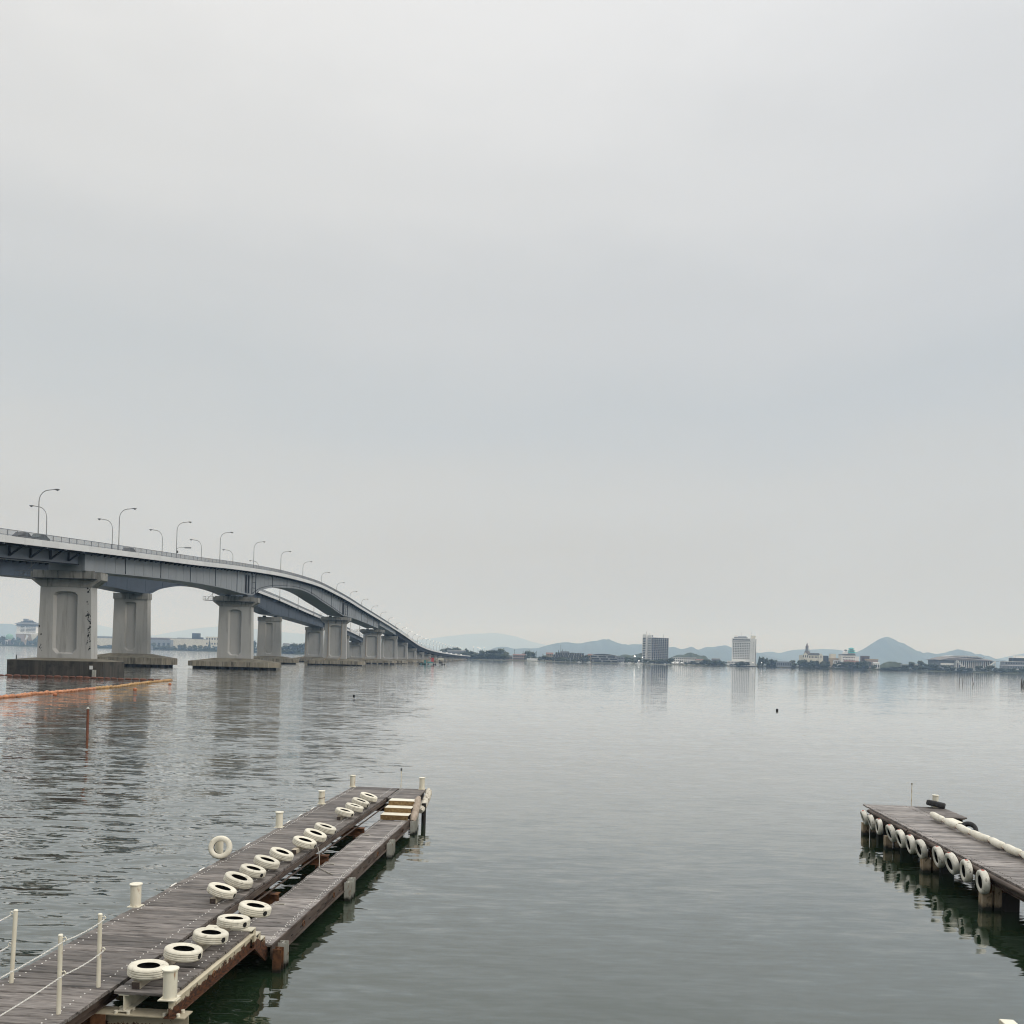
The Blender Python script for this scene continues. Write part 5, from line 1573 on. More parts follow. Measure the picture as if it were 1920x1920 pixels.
def boom(label, px, mats, seg=1.02, r=1.0):
    pts = [onz(x, y, .1) for x, y in px]
    T = thing('oil_boom', label, 'floating boom', (pts[-1][0], pts[-1][1], 0))
    fx = [Vector((p[0], p[1], 0)) for p in pts]
    acc = [0]
    for a, b in zip(fx, fx[1:]):
        acc.append(acc[-1] + (b - a).length)
    rg = random.Random(4)
    s = 0.0
    xs, ys = [p.x for p in fx], [p.y for p in fx]
    n = 0
    while s < acc[-1] - seg:
        c = s + seg / 2
        p = Vector((np.interp(c, acc, xs), np.interp(c, acc, ys), .10 + rg.uniform(-.02, .03)))
        q = Vector((np.interp(c + .3, acc, xs), np.interp(c + .3, acc, ys), 0))
        ang = math.atan2(-(q.x - p.x), q.y - p.y)
        f = c / acc[-1]
        mt = mats[0] if f < .45 else mats[-1]
        inst('float', FL[mt], T, (p.x - T.location.x, p.y - T.location.y, p.z), (rg.uniform(-.04, .04), 0, ang + rg.uniform(-.10, .10)), (r * rg.uniform(.85, 1.15), seg * .97, r * rg.uniform(.8, 1.1)))
        s += seg
        n += 1
    rp = MB().tube([(p.x - T.location.x, p.y - T.location.y, .06) for p in fx], .05, 6)
    rp.build('boom_rope', M['rope'], T)
    return T


boom('orange floating boom curving towards the camera across the left water', [(-60, 1313), (0, 1307.5), (34, 1305), (62, 1301), (100, 1298.5), (140, 1294.5), (170, 1292), (190, 1290), (220, 1288), (250, 1283), (285, 1279), (322, 1275.5)], ('boom', 'boom_pale'), 1.25, 1.2)
boom('dull red floating boom running straight before the dark footing', [(-60, 1263.5), (0, 1266), (60, 1267.5), (120, 1269), (180, 1271), (232, 1273), (280, 1274.5), (322, 1276)], ('boom_red', 'boom_red'), 1.6, .95)
for i, (x, y) in enumerate(((103, 1304), (253, 1294), (318.5, 1284))):
    X, Yw = onz(x, y, 0)
    o = MB().ball((0, 0, .06), .27, 12).build('buoy', M['buoy'], None, loc=(X, Yw, .05))
    tag(o, ('round orange buoy beside the pale curve of the boom, nearest one', 'round orange buoy below the middle of the curved boom', 'small orange buoy under the right end of the boom')[i], 'buoy', 'orange buoys along the boom')
for i, (x, y) in enumerate(((663.5, 1306), (1457, 1332.5))):
    X, Yw = onz(x, y, 0)
    T = thing('float', ('small black float on the water before the bridge', 'small black float alone on the open water')[i], 'float', (X, Yw, 0), 0, 'black floats')
    m_ = MB()
    m_.cyl(0, 0, -.1, .22, .16, 12)
    m_.build('drum', M['black'], T)
    m_ = MB()
    m_.cyl(0, 0, .222, .26, .08, 10)
    m_.build('lid', M['black'], T)

X, Yw = onz(163.5, 1384, 0)
T = thing('marker_post', 'rusty orange post with pale cap standing in the water below the boom', 'post', (X, Yw, 0))
m_ = MB()
m_.cyl(0, 0, -.7, 2.0, .085, 12)
m_.build('shaft', surf('orange_rust', (.22, .085, .045), (.13, .045, .025), (8, 8, 3), .75, c3=(.05, .025, .018), s3=(6, 6, 2), lo3=.55, hi3=.65), T)
m_ = MB()
m_.cyl(0, 0, 2.003, 2.06, .12, 12, r1=.1)
m_.cyl(0, 0, 2.06, 2.16, .1, 12, r1=.02)
m_.build('cap', M['galv'], T)

STAKE = MB().tube([(0, 0, -.6), (.03, 0, 1.2), (0, 0, 2.6)], [.10, .09, .07], 5).mesh('stake', M['bark'])
rg = random.Random(12)
x = 1396.0
while x < 1823:
    yl = 1253.5 + (x - 1396) * (1267.0 - 1253.5) / 427 + rg.uniform(-.25, .25)
    X, Yw = onz(x, yl, 0)
    o = inst('net_stake', STAKE, None, (X, Yw, 0), (rg.uniform(-.07, .07), rg.uniform(-.07, .07), 0), (1.1, 1.1, rg.uniform(.6, 1.15)))
    tag(o, 'thin dark stake in the long row of net stakes off the right shore', 'stake', 'row of net stakes')
    x += rg.choice((2.2, 3.0, 3.8, 4.6)) if not 1785 < x < 1803 else 1.6
for i, (x, yb, yt, lean) in enumerate(((1250, 1250, 1245, 0), (1281.5, 1252, 1247, .05), (1308, 1250.5, 1247, 0), (1356, 1253, 1249, 0))):
    X, Yw = onz(x, yb, 0)
    o = inst('net_stake', STAKE, None, (X, Yw, 0), (0, lean, 0), (1.1, 1.1, (yb - yt) * Yw / F / 2.6))
    tag(o, 'lone stake in the water between the two towers', 'stake', 'stakes between the towers')
for i, (x, yb, yt, lean) in enumerate(((1798.5, 1283, 1270, .0), (1805, 1282, 1271, .0), (1825, 1283, 1270, -.2))):
    X, Yw = onz(x, yb, 0)
    o = inst('net_stake', STAKE, None, (X, Yw, 0), (0, lean, 0), (1.2, 1.2, (yb - yt) * Yw / F / 2.6))
    tag(o, ('tall upright stake left of a pair in front of the arena', 'tall upright stake right of its twin in front of the arena', 'tall slanting stake in front of the arena')[i], 'stake')
for i, (x, yb, yt, lean) in enumerate(((1914.5, 1285, 1273, .03), (1916, 1286.5, 1276, -.05), (1917.5, 1285, 1271, .0), (1918.5, 1287, 1275, .06))):
    X, Yw = onz(x, yb, 0)
    o = inst('net_stake', STAKE, None, (X, Yw, 0), (0, lean, 0), (1.4, 1.4, (yb - yt) * Yw / F / 2.6))
    tag(o, 'dark stake in the tight cluster at the right frame edge', 'stake', 'stake cluster')

# ------------------------------------------------------------------ boarding piers (local x = across, local y = along, rotated together)
TH = R(4.6)
DZ = 1.0


def uvw(x, y, z):
    X, Y_ = onz(x, y, z)
    return X * math.cos(TH) - Y_ * math.sin(TH), X * math.sin(TH) + Y_ * math.cos(TH)     # across, along


def W3(v, u, z=0.0):
    return (v * math.cos(TH) + u * math.sin(TH), -v * math.sin(TH) + u * math.cos(TH), z)


PL_W, PL_T = .283, .055


def plank_mesh(length, seed, mat):
    rg = random.Random(seed)
    m_ = MB()
    L2, w2, c = length / 2, PL_W / 2 - .013, .015
    n = 5
    lp = []
    for i in range(n):
        x = -L2 + length * i / (n - 1)
        j = rg.uniform(-.007, .007)
        t = rg.uniform(-.002, .002)
        lp.append([(x, -w2 + j, -PL_T), (x, w2 + j, -PL_T), (x, w2 + j, -c + t), (x, w2 - c + j, t), (x, -w2 + c + j, t), (x, -w2 + j, -c + t)])
    m_.loft([l[::-1] for l in lp])
    return m_.mesh('plank', mat)


def planks(T, v0, v1, u0, u1, z, mat, seed, skip=None, jit=.010):
    rg = random.Random(seed)
    ms = [plank_mesh(v1 - v0, seed * 10 + k, mat) for k in range(6)]
    n = int(round((u1 - u0) / PL_W))
    out = []
    for i in range(n):
        u = u0 + (i + .5) * (u1 - u0) / n
        if skip and skip(u):
            continue
        o = inst('plank', rg.choice(ms), T, ((v0 + v1) / 2 + rg.uniform(-jit, jit), u, z + rg.uniform(-.004, .004)), (rg.uniform(-.006, .006), 0, rg.uniform(-.0025, .0025) + rg.choice((0, math.pi))))
        out.append(u)
    return out


def bolts(T, spots, name='bolts', mat='bolt'):
    m_ = MB()
    for (v, u, z) in spots:
        n = 6
        m_.add([(v + .014 * math.cos(6.283 * q / n), u + .014 * math.sin(6.283 * q / n), z) for q in range(n)] + [(v + .010 * math.cos(6.283 * q / n), u + .010 * math.sin(6.283 * q / n), z + .010) for q in range(n)],
               [(q, (q + 1) % n, (q + 1) % n + n, q + n) for q in range(n)] + [tuple(range(n, 2 * n))])
    return tag(m_.build(name, M[mat], T), kind='stuff')


def ibeam(m_, p, q, w, h, tf=.016, tw=.012, m=0):
    """I-section between two points (top centre line given)"""
    p, q = Vector(p), Vector(q)
    dn = Vector((0, 0, -1))
    m_.bar(p + dn * tf / 2, q + dn * tf / 2, w, tf, m)
    m_.bar(p + dn * (h - tf / 2), q + dn * (h - tf / 2), w, tf, m)
    m_.bar(p + dn * h / 2, q + dn * h / 2, tw, h - 2 * tf - .002, m)
    return m_


def hpile(m_, v, u, z0, z1, b=.2, along='u', t=.014):
    if along == 'u':       # flanges face across
        m_.box(v - b / 2, v - b / 2 + t, u - b / 2, u + b / 2, z0, z1)
        m_.box(v + b / 2 - t, v + b / 2, u - b / 2, u + b / 2, z0, z1)
        m_.box(v - b / 2 + t + .001, v + b / 2 - t - .001, u - t / 2, u + t / 2, z0, z1)
    else:
        m_.box(v - b / 2, v + b / 2, u - b / 2, u - b / 2 + t, z0, z1)
        m_.box(v - b / 2, v + b / 2, u + b / 2 - t, u + b / 2, z0, z1)
        m_.box(v - t / 2, v + t / 2, u - b / 2 + t + .001, u + b / 2 - t - .001, z0, z1)
    return m_


# ---- left pier: main deck with the near and far side platforms
LP = thing('boarding_pier', 'long weathered plank pier lined with cream tyres on the left', 'pier', (0, 0, 0), -TH)
us = planks(LP, -9.05, -7.20, 7.0, 35.5, DZ, M['plank'], 1)
sp = []
rg = random.Random(2)
for u0 in us:
    for u in (u0 - .07, u0 + .07):
        sp.append((-8.88 + rg.uniform(-.02, .02), u + rg.uniform(-.02, .02), DZ + .002))
        sp.append((-7.46 + rg.uniform(-.02, .02), u + rg.uniform(-.02, .02), DZ + .002))
us2 = planks(LP, -7.13, -6.19, 13.50, 16.72, DZ - .015, M['plank'], 2)
for u0 in us2:
    for u in (u0 - .07, u0 + .07):
        for v in (-6.98, -6.33):
            sp.append((v + rg.uniform(-.015, .015), u + rg.uniform(-.02, .02), DZ - .013))
us3 = planks(LP, -7.13, -6.10, 33.0, 35.5, DZ - .005, M['plank'], 3)
for u in us3:
    sp.append((-6.98, u + rg.uniform(-.02, .02), DZ - .004))
bolts(LP, sp)
for v in (-8.85, -7.42):
    ibeam(MB(), (v, 7.0, DZ - .06), (v, 35.4, DZ - .06), .16, .26).build('beam', M['rust_brown'], LP)
MB().box(-7.215, -7.16, 16.75, 33.0, DZ - .18, DZ - .062).build('edge_board', M['rust_brown'], LP)
MB().bar((-7.145, 16.8, DZ - .27), (-7.145, 33.0, DZ - .27), .03, .03).build('edge_pipe', M['rust_brown'], LP)
ibeam(MB(), (-6.98, 13.52, DZ - .075), (-6.98, 16.72, DZ - .075), .17, .27).build('beam', M['cream'], LP)
ibeam(MB(), (-6.20, 13.40, DZ - .075), (-6.20, 16.78, DZ - .075), .17, .29).build('edge_beam', M['beam_rust'], LP)
MB().box(-6.35, -6.06, 13.33, 13.50, DZ - .074, DZ - .058).build('base_plate', M['cream'], LP)
for v in (-6.98, -6.20):
    ibeam(MB(), (v, 33.0, DZ - .065), (v, 35.4, DZ - .065), .16, .24).build('beam', M['rust_brown'], LP)
# cross heads and piles
ibeam(MB(), (-7.45, 13.62, DZ - .37), (-5.98, 13.62, DZ - .37), .30, .30).build('cross_beam', M['cross_rust'], LP)
ibeam(MB(), (-9.0, 13.62, DZ - .34), (-7.47, 13.62, DZ - .34), .22, .3).build('cross_beam', M['rust'], LP)
for v in (-7.36, -6.02):
    hpile(MB(), v, 13.58, -.7, DZ - .38 if v < -7 else DZ - .66, .24, 'v').build('pile', M['rust'], LP)
MB().box(-7.46, -7.25, 13.44, 13.455, .20, .215).build('clamp', M['cream'], LP)
for v in (-7.1, -6.9, -6.32, -6.1):
    for u in (13.52, 13.68):
        b_ = MB()
        b_.cyl(v, u, DZ - .369, DZ - .325, .032, 6)
        b_.build('beam_bolt', M['cream'], LP)
for u in (9.5, 17.2, 20.6, 24.7, 28.8, 33.6):
    ibeam(MB(), (-9.0, u, DZ - .33), (-6.95 if u > 17.5 else -7.2, u, DZ - .33), .22, .26).build('cross_beam', M['rust'], LP)
    for v in (-8.8, -7.15):
        hpile(MB(), v, u, -.7, DZ - .335 if v < -8 else DZ - .6, .28, 'v').build('pile', M['rust'], LP)
    if 17.5 < u < 33:
        MB().box(-7.22, -6.86, u - .22, u + .22, DZ - .62, DZ - .595).build('bracket_plate', M['rust'], LP)
        c_ = MB()
        c_.tube([(-7.15, u - .3, DZ - .60), (-6.95, u - .32, DZ - .50), (-6.72, u - .33, DZ - .48), (-6.60, u - .33, DZ - .60)], .022, 6)
        c_.build('hose', M['rope'], LP)
# far-corner piles
for (v, u) in ((-5.99, 32.6), (-6.6, 35.1)):
    hpile(MB(), v, u, -.7, DZ - .31, .2).build('pile', M['galv'] if u < 34 else M['dark_pile'], LP)
m_ = MB()
m_.cyl(-5.86, 33.55, -.7, DZ - .25, .085, 10)
m_.build('pile', M['dark_pile'], LP)
# tyre timbers on the deck
def timber(T, v, u0, u1, z, h=.11, w=.13):
    MB().box(v - w / 2, v + w / 2, u0, u1, z, z + h).build('tyre_timber', M['timber'], T)
    MB().box(v - w / 2 + .004, v + w / 2 - .004, u0 - .012, u0 - .001, z + .004, z + h - .004).build('timber_end', M['timber_end'], T)


timber(LP, -6.83, 13.60, 15.02, DZ - .011)
timber(LP, -6.62, 15.0, 16.72, DZ - .011)
timber(LP, -7.60, 18.35, 22.95, DZ + .005)
timber(LP, -7.46, 23.2, 26.4, DZ + .005)
timber(LP, -7.64, 28.2, 32.6, DZ + .005)
# near stair from the side platform down to the low walkway
for k in range(3):
    z = DZ - .012 - k * .165
    u0 = 16.74 + k * .27
    MB().box(-7.1, -6.17, u0, u0 + .25, z - .02, z).build('tread', M['cream'], LP)
    MB().box(-7.1, -6.17, u0 + .235, u0 + .25, z - .165, z - .021).build('riser', M['rust_cream'], LP)
    MB().prism([(u0 + .02, z - .165), (u0 + .234, z - .165), (u0 + .234, z - .021)], -6.19, -6.17, axis='x').build('step_cheek', M['rust_cream'], LP)
MB().prism([(16.79, DZ - .10), (17.55, DZ - .58), (17.55, DZ - .80), (17.42, DZ - .80), (16.79, DZ - .36)], -6.165, -6.12, axis='x').build('stair_stringer', M['beam_rust'], LP)
# eye ring and loose chain end by the near edge beam
tr = MB()
tr.tube([(-6.10 + .005, 14.85 + .055 * math.cos(a), DZ - .17 + .055 * math.sin(a)) for a in [6.283 * q / 12 for q in range(13)]], .010, 6)
tr.build('mooring_ring', M['rust'], LP)
# white rope spots along the outer edge
for k, u in enumerate((19.5, 21.0, 22.3, 24.0, 27.4, 28.6, 29.9)):
    m_ = MB()
    m_.tube([(-9.07, u, DZ - .04), (-9.05, u + .06, DZ + .012), (-9.04, u + .25, DZ + .018), (-9.07, u + .33, DZ - .03)], .018, 6)
    m_.build('edge_rope', M['chain'], LP)
# light post at the far end
m_ = MB()
m_.cyl(-7.15, 35.55, DZ - .3, DZ + .68, .018, 8)
m_.build('light_post', M['cream'], LP)
m_ = MB()
m_.cyl(-7.15, 35.55, DZ + .682, DZ + .78, .036, 8)
m_.build('post_lamp', M['lamp_head'], LP)

# ---- left low walkway with the far stair
LW = thing('landing_walkway', 'low narrow plank landing beside the left pier, a step nearer the water', 'walkway', (0, 0, 0), -TH)
ZW = .5
us = planks(LW, -7.02, -6.02, 17.5, 31.25, ZW, M['plank_pale'], 4)
sp = []
for u in [q + e for q in us for e in (-.07, .07)]:
    for dv in (-6.12, -6.17):
        sp.append((dv + rg.uniform(-.02, .02), u + rg.uniform(-.03, .03), ZW + .001))
    sp.append((-6.94, u, ZW + .001))
bolts(LW, sp)
MB().box(-6.015, -5.985, 17.4, 31.6, ZW - .24, ZW + .008).build('edge_channel', M['rust_brown'], LW)
MB().box(-6.01, -5.93, 17.4, 31.6, ZW - .262, ZW - .242).build('channel_flange', M['rust_brown'], LW)
MB().box(-6.96, -6.86, 17.5, 31.6, ZW - .24, ZW - .06).build('beam', M['rust_brown'], LW)
for i, u in enumerate(np.arange(18.0, 31.2, .62)):
    MB().box(-5.984, -5.974, u - .05, u + .05, ZW - .16, ZW - .142).build('slot', M['hollow'], LW)
for u in (19.4, 21.8, 26.5, 30.2):
    c_ = MB()
    c_.tube([(-5.975, u + .07 * math.cos(a), ZW - .13 + .06 * math.sin(a)) for a in [6.283 * q / 10 for q in range(11)]], .010, 5)
    c_.build('mooring_ring', M['rust'], LW)
for u in (17.55, 22.85, 27.8, 31.55):
    for du in (-.14, .16):
        hpile(MB(), -5.86, u + du, -.7, ZW - .02 + du * .1, .17, 'v').build('pile', M['galv'] if u > 18 or du > 0 else M['rust'], LW)
    hpile(MB(), -6.85, u, -.7, ZW - .245, .17, 'v').build('pile', M['rust'], LW)
# far stair, three cream treads with speckled risers
for k in range(3):
    z1 = ZW + (k + 1) * .165
    u0 = 31.3 + k * .55
    MB().box(-7.0 + k * .02, -6.02, u0 + .02, u0 + .55, z1 - .02, z1).build('tread', M['cream_top'], LW)
    MB().box(-7.0 + k * .02, -6.02, u0, u0 + .018, z1 - .17, z1 - .003).build('riser', M['riser'], LW)
MB().box(-7.0, -6.02, 31.9, 32.95, ZW - .06, ZW + .14).build('stair_base', M['rust'], LW)
# loose line hanging from the deck to the walkway
m_ = MB()
m_.tube([(-7.15, 24.3, DZ - .02), (-7.05, 24.15, .75), (-6.95, 23.8, .53), (-6.6, 23.4, .515), (-6.4, 23.2, .515)], .012, 6)
m_.build('loose_line', M['rope'], LW)

# ---- bollards
BOL_C = MB()
BOL_C.cyl(0, 0, .012, .44, .105, 24)
BOL_CM = BOL_C.mesh('shaft', M['cream'])
BOL_T = MB()
BOL_T.cyl(0, 0, .441, .462, .128, 24)
BOL_TM = BOL_T.mesh('cap_plate', M['cream_top'])
BOL_B = MB()
BOL_B.box(-.125, .125, -.125, .125, 0, .012)
BOL_BM = BOL_B.mesh('base_plate', M['cream'])
BOLS = [(-6.20, 13.43, DZ - .055, 'cream bollard at the near corner of the left pier beside the first tyre'),
        (-9.04, 17.9, DZ + .006, 'cream bollard on the outer edge of the left pier, nearest of that edge'),
        (-9.29, 22.75, DZ - .05, 'cream bollard ringed by an upright tyre on the left pier'),
        (-9.04, 26.65, DZ + .006, 'cream bollard on the outer edge just beyond the upright tyre'),
        (-9.04, 31.05, DZ + .006, 'cream bollard with rope turns, last but one on the outer edge'),
        (-9.04, 35.3, DZ + .006, 'cream bollard at the far outer corner of the left pier'),
        (-6.27, 35.35, DZ + .006, 'cream bollard at the far right corner of the left pier near the foam fenders'),
        (13.45, 35.75, DZ + .006, 'cream bollard inside a black tyre on the right pier')]
for i, (v, u, z, lab) in enumerate(BOLS):
    T = thing('bollard', lab, 'bollard', W3(v, u, z), -TH, 'cream mooring bollards')
    inst('base_plate', BOL_BM, T)
    inst('shaft', BOL_CM, T)
    inst('cap_plate', BOL_TM, T)
    if i == 4:
        m_ = MB()
        m_.tube([(.112 * math.cos(a), .112 * math.sin(a), .16 + .012 * a) for a in [q * .5 for q in range(20)]], .010, 5)
        m_.build('rope_turns', M['rust'], T)

# ---- tyres
def tyre_meshes(Ro, Rr, hw, grooves=True, tread=False):
    prof = [(Rr, -hw * .72), (Rr + .015, -hw * .86), ((Ro + Rr) / 2, -hw * 1.06), (Ro - .03, -hw * .98), (Ro - .008, -hw * .80)]
    if grooves:
        for z in (-.42, 0, .42):
            prof += [(Ro + .002, hw * (z - .12)), (Ro + .002, hw * (z - .06)), (Ro - .012, hw * (z - .035)), (Ro - .012, hw * (z + .035)), (Ro + .002, hw * (z + .06)), (Ro + .002, hw * (z + .12))]
    else:
        prof += [(Ro, -hw * .6), (Ro + .004, 0), (Ro, hw * .6)]
    prof += [(Ro - .008, hw * .80), (Ro - .03, hw * .98), ((Ro + Rr) / 2, hw * 1.06), (Rr + .015, hw * .86), (Rr, hw * .72)]
    body = MB().lathe(prof, 48, dark=[5 + 6 * g + e for g in range(3) for e in (2,)] if grooves else None)
    inn = [(Rr + .001, -hw * .70), (Rr + .03, -hw * .62), (Ro - .06, -hw * .62), (Ro - .03, 0), (Ro - .06, hw * .62), (Rr + .03, hw * .62), (Rr + .001, hw * .70)]
    lin = MB().lathe(inn[::-1], 40)
    return body, lin


tb, tl = tyre_meshes(.31, .172, .088)
TY_B, TY_L = tb.mesh('casing', [M['tyre'], M['groove']]), tl.mesh('lining', M['hollow'])
tb2, tl2 = tyre_meshes(.335, .185, .100, False)
TW_B, TW_L = tb2.mesh('casing', M['tyre_white']), tl2.mesh('lining', M['hollow'])
TK_B, TK_L = tb2.mesh('casing', M['rubber']), tl2.mesh('lining', M['hollow'])
HOLE = MB()
HOLE.loft([[(.312 * math.cos(a) + .004, .312 * math.sin(a), z) for a in (-.13, -.07, .07, .13)] for z in (-.045, -.03, .03, .045)], closed=False)
n_ = 20
HOLE = MB()
ring = []
for q in range(n_):
    a = .15 * math.cos(6.283 * q / n_)
    z = .048 * math.sin(6.283 * q / n_)
    ring.append((.3155 * math.cos(a), .3155 * math.sin(a), z))
HOLE.add(ring + [(.305 * p[0] / .3155, .305 * p[1] / .3155, p[2]) for p in ring], [tuple(range(n_))] + [(q, q + n_, (q + 1) % n_ + n_, (q + 1) % n_) for q in range(n_)])
HOLE_M = HOLE.mesh('rope_hole', M['hollow'])
MARK = MB().add([(.337, -.05, -.04), (.337, .05, -.035), (.339, .06, .03), (.339, -.03, .04), (.330, -.05, -.04), (.330, .05, -.035), (.330, .06, .03), (.330, -.03, .04)], [(0, 1, 2, 3), (0, 4, 5, 1), (1, 5, 6, 2), (2, 6, 7, 3), (3, 7, 4, 0)])
MARK_M = MARK.mesh('rope_mark', M['red'])


def tyre(label, loc, rot, kind='cream', hole=None, spin=0.0, group=None, scale=1.0):
    T = thing('tyre', label, 'tyre', loc, 0, group)
    T.rotation_euler = rot
    T.scale = (scale, scale, scale)
    b_, l_ = {'cream': (TY_B, TY_L), 'white': (TW_B, TW_L), 'black': (TK_B, TK_L)}[kind]
    inst('casing', b_, T, rot=(0, 0, spin))
    inst('lining', l_, T)
    if hole is not None:
        inst('rope_hole', HOLE_M, T, rot=(0, 0, hole))
    return T


TYPX = [(278, 1818, 3, 5), (343.5, 1786, 6, 7), (395, 1755, 6, 6), (438, 1728, 4, 8), (478, 1704, 10, 8), (416, 1670, 17, 6), (447, 1650.5, 19, 6), (474, 1633, 15, 7), (500, 1616.5, 17, 5), (528, 1601.5, 18, 6),
        (571, 1579.5, 15, 6), (591, 1566, 19, 5), (610, 1553.5, 16, 5), (646, 1523, 14, 6), (664.5, 1514, 15, 5), (676, 1504.5, 18, 5), (691, 1494.5, 17, 5)]
WHERE = ['first tyre, nearest the near corner bollard', 'second tyre up from the near corner bollard', 'third tyre up from the near corner bollard', 'fourth tyre, over the cream step plate', 'fifth tyre, hanging over the near stair',
         'at the near end of the second timber', 'second tyre on the second timber', 'third tyre on the second timber', 'fourth tyre on the second timber', 'last tyre at the far end of the second timber',
         'near tyre of the three on the third timber', 'middle tyre of the three on the third timber', 'far tyre of the three on the third timber', 'near tyre of the four on the farthest timber', 'second tyre of the four on the farthest timber', 'third tyre of the four on the farthest timber', 'last one at the far end']
rg = random.Random(21)
for i, (x, y, ty, tx) in enumerate(TYPX):
    zc = DZ + .205
    v, u = uvw(x, y, zc)
    tyre('cream tyre on the left pier, ' + WHERE[i], W3(v, u, zc), (R(-tx * .6), R(ty), -TH + R(rg.uniform(-6, 6))), 'cream', R(rg.uniform(-30, 2)) if i not in (6, 8, 9, 11, 16) else None, rg.uniform(0, 6), 'cream tyres lying on the left pier', rg.uniform(.95, 1.04))
# upright tyre round the bollard
v, u = uvw(415.5, 1594, DZ + .30)
v = (415.5 - 960) / F * 23.0 * math.cos(TH) - 22.9 * math.sin(TH) + .01
tyre('cream tyre standing upright before a bollard on the left pier', W3(v + .075, 22.35, DZ + .288), (R(80), 0, R(8)), 'cream', R(-95), .6, None, .93)

# ---- chain posts
def chain(name, label, p, q, sag, group):
    p, q = Vector(p), Vector(q)
    n = max(8, int((q - p).length / .034))
    m_ = MB()
    mid = (p + q) / 2
    pts = []
    for i in range(n + 1):
        t = i / n
        w = p.lerp(q, t)
        w.z -= sag * 4 * t * (1 - t)
        pts.append(w)
    for i in range(n):
        a, b = pts[i], pts[i + 1]
        d = (b - a).normalized()
        s = d.cross(Vector((0, 0, 1))).normalized()
        t_ = s.cross(d)
        nn = s if i % 2 else t_
        c = (a + b) / 2
        L2 = (b - a).length * .68
        ring = []
        for k in range(8):
            ang = 6.283 * k / 8
            ring.append(c + d * (L2 * math.cos(ang)) + nn * (.0095 * math.sin(ang)))
        m_.tube(ring + [ring[0]], .004, 4, caps=False)
    o = m_.build(name, M['chain'])
    o.data.name = name
    return tag(o, label, 'chain', group)


POSTS = [(-8.83, 13.55, 'cream chain post standing at the outer edge of the left pier', 0), (-7.42, 12.50, 'cream chain post in the near middle of the left pier', 1), (-7.42, 13.57, 'cream chain post nearest the first tyre on the left pier', 1),
         (-8.83, 12.45, 'cream chain post just outside the frame on the outer pier edge', 0), (-7.42, 10.1, 'cream chain post just below the frame on the pier', 1)]
for (v, u, lab, sd) in POSTS:
    T = thing('chain_post', lab, 'post', W3(v, u, DZ), -TH, 'cream chain posts')
    m_ = MB()
    m_.cyl(0, 0, -.03, 1.13, .032, 14)
    o = m_.build('shaft', M['cream'], T)
    m_ = MB()
    m_.cyl(0, 0, 1.131, 1.145, .036, 14, r1=.028)
    m_.build('cap', M['cream_top'], T)
    for z in (1.09, .60):
        m_ = MB()
        d = -1 if sd == 0 else 1
        m_.tube([(d * .03, 0, z), (d * .07, 0, z + .02), (d * .095, 0, z - .005), (d * .075, 0, z - .035), (d * .05, 0, z - .03)], .008, 6)
        m_.build('hook', M['cream_top'], T)
    if v == -8.83 and u > 13:
        T.rotation_euler = (0, R(2.2), -TH)
for (a, b, z, nm) in ((2, 1, 1.06, 'upper white chain between the two right hand chain posts'), (2, 1, .57, 'lower white chain between the two right hand chain posts'), (1, 4, 1.06, 'upper white chain leaving the frame from the near post'), (1, 4, .57, 'lower white chain leaving the frame from the near post'),
                      (0, 3, 1.06, 'upper white chain leaving the frame from the outer post'), (0, 3, .57, 'lower white chain leaving the frame from the outer post')):
    d = -.075 if a == 0 else .075
    pa, pb = POSTS[a], POSTS[b]
    lean = .04 * z if a == 0 else 0
    chain('chain', nm, W3(pa[0] + d + lean, pa[1], DZ + z), W3(pb[0] + d, pb[1], DZ + z), .03, 'white chains of the pier')

# ---- foam fenders at the far right corner of the left pier
def fender(label, p, q, r, mat, name='foam_fender', group=None, knots=True):
    p, q = Vector(p), Vector(q)
    T = thing(name, label, 'fender', p, 0, group)
    d = q - p
    n = 9
    pts = [d * (i / (n - 1)) for i in range(n)]
    for i in range(n):
        pts[i] = pts[i] + Vector((0, 0, -.03 * math.sin(math.pi * i / (n - 1))))
    rr = [r * .62, r * .92, r, r * 1.02, r * .98, r, r, r * .92, r * .62]
    MB().tube(pts, rr, 12).build('sleeve', mat, T)
    if knots:
        for k in (0.02, .98):
            c = d * k
            s = d.normalized().cross(Vector((0, 0, 1))).normalized()
            t_ = s.cross(d.normalized())
            m_ = MB()
            m_.tube([c + (s * math.cos(a) + t_ * math.sin(a)) * r * .66 for a in [2.2 + 3.6 * q_ / 8 for q_ in range(9)]], .010, 5)
            m_.build('end_rope', M['red'], T)
    return T


fender('grimy brown foam fender slanting at the far stair of the left pier', W3(-5.90, 31.5, .42), W3(-5.95, 32.9, 1.06), .14, M['fender_dirty'], knots=False)
fender('long white foam fender hanging off the far right corner of the left pier', W3(-5.93, 33.25, .50), W3(-5.90, 35.0, .99), .14, M['fender_net'], knots=False)
fender('short white foam fender beside the far right bollard', W3(-6.02, 35.0, .92), W3(-6.02, 35.5, 1.0), .09, M['fender_net'], knots=False)

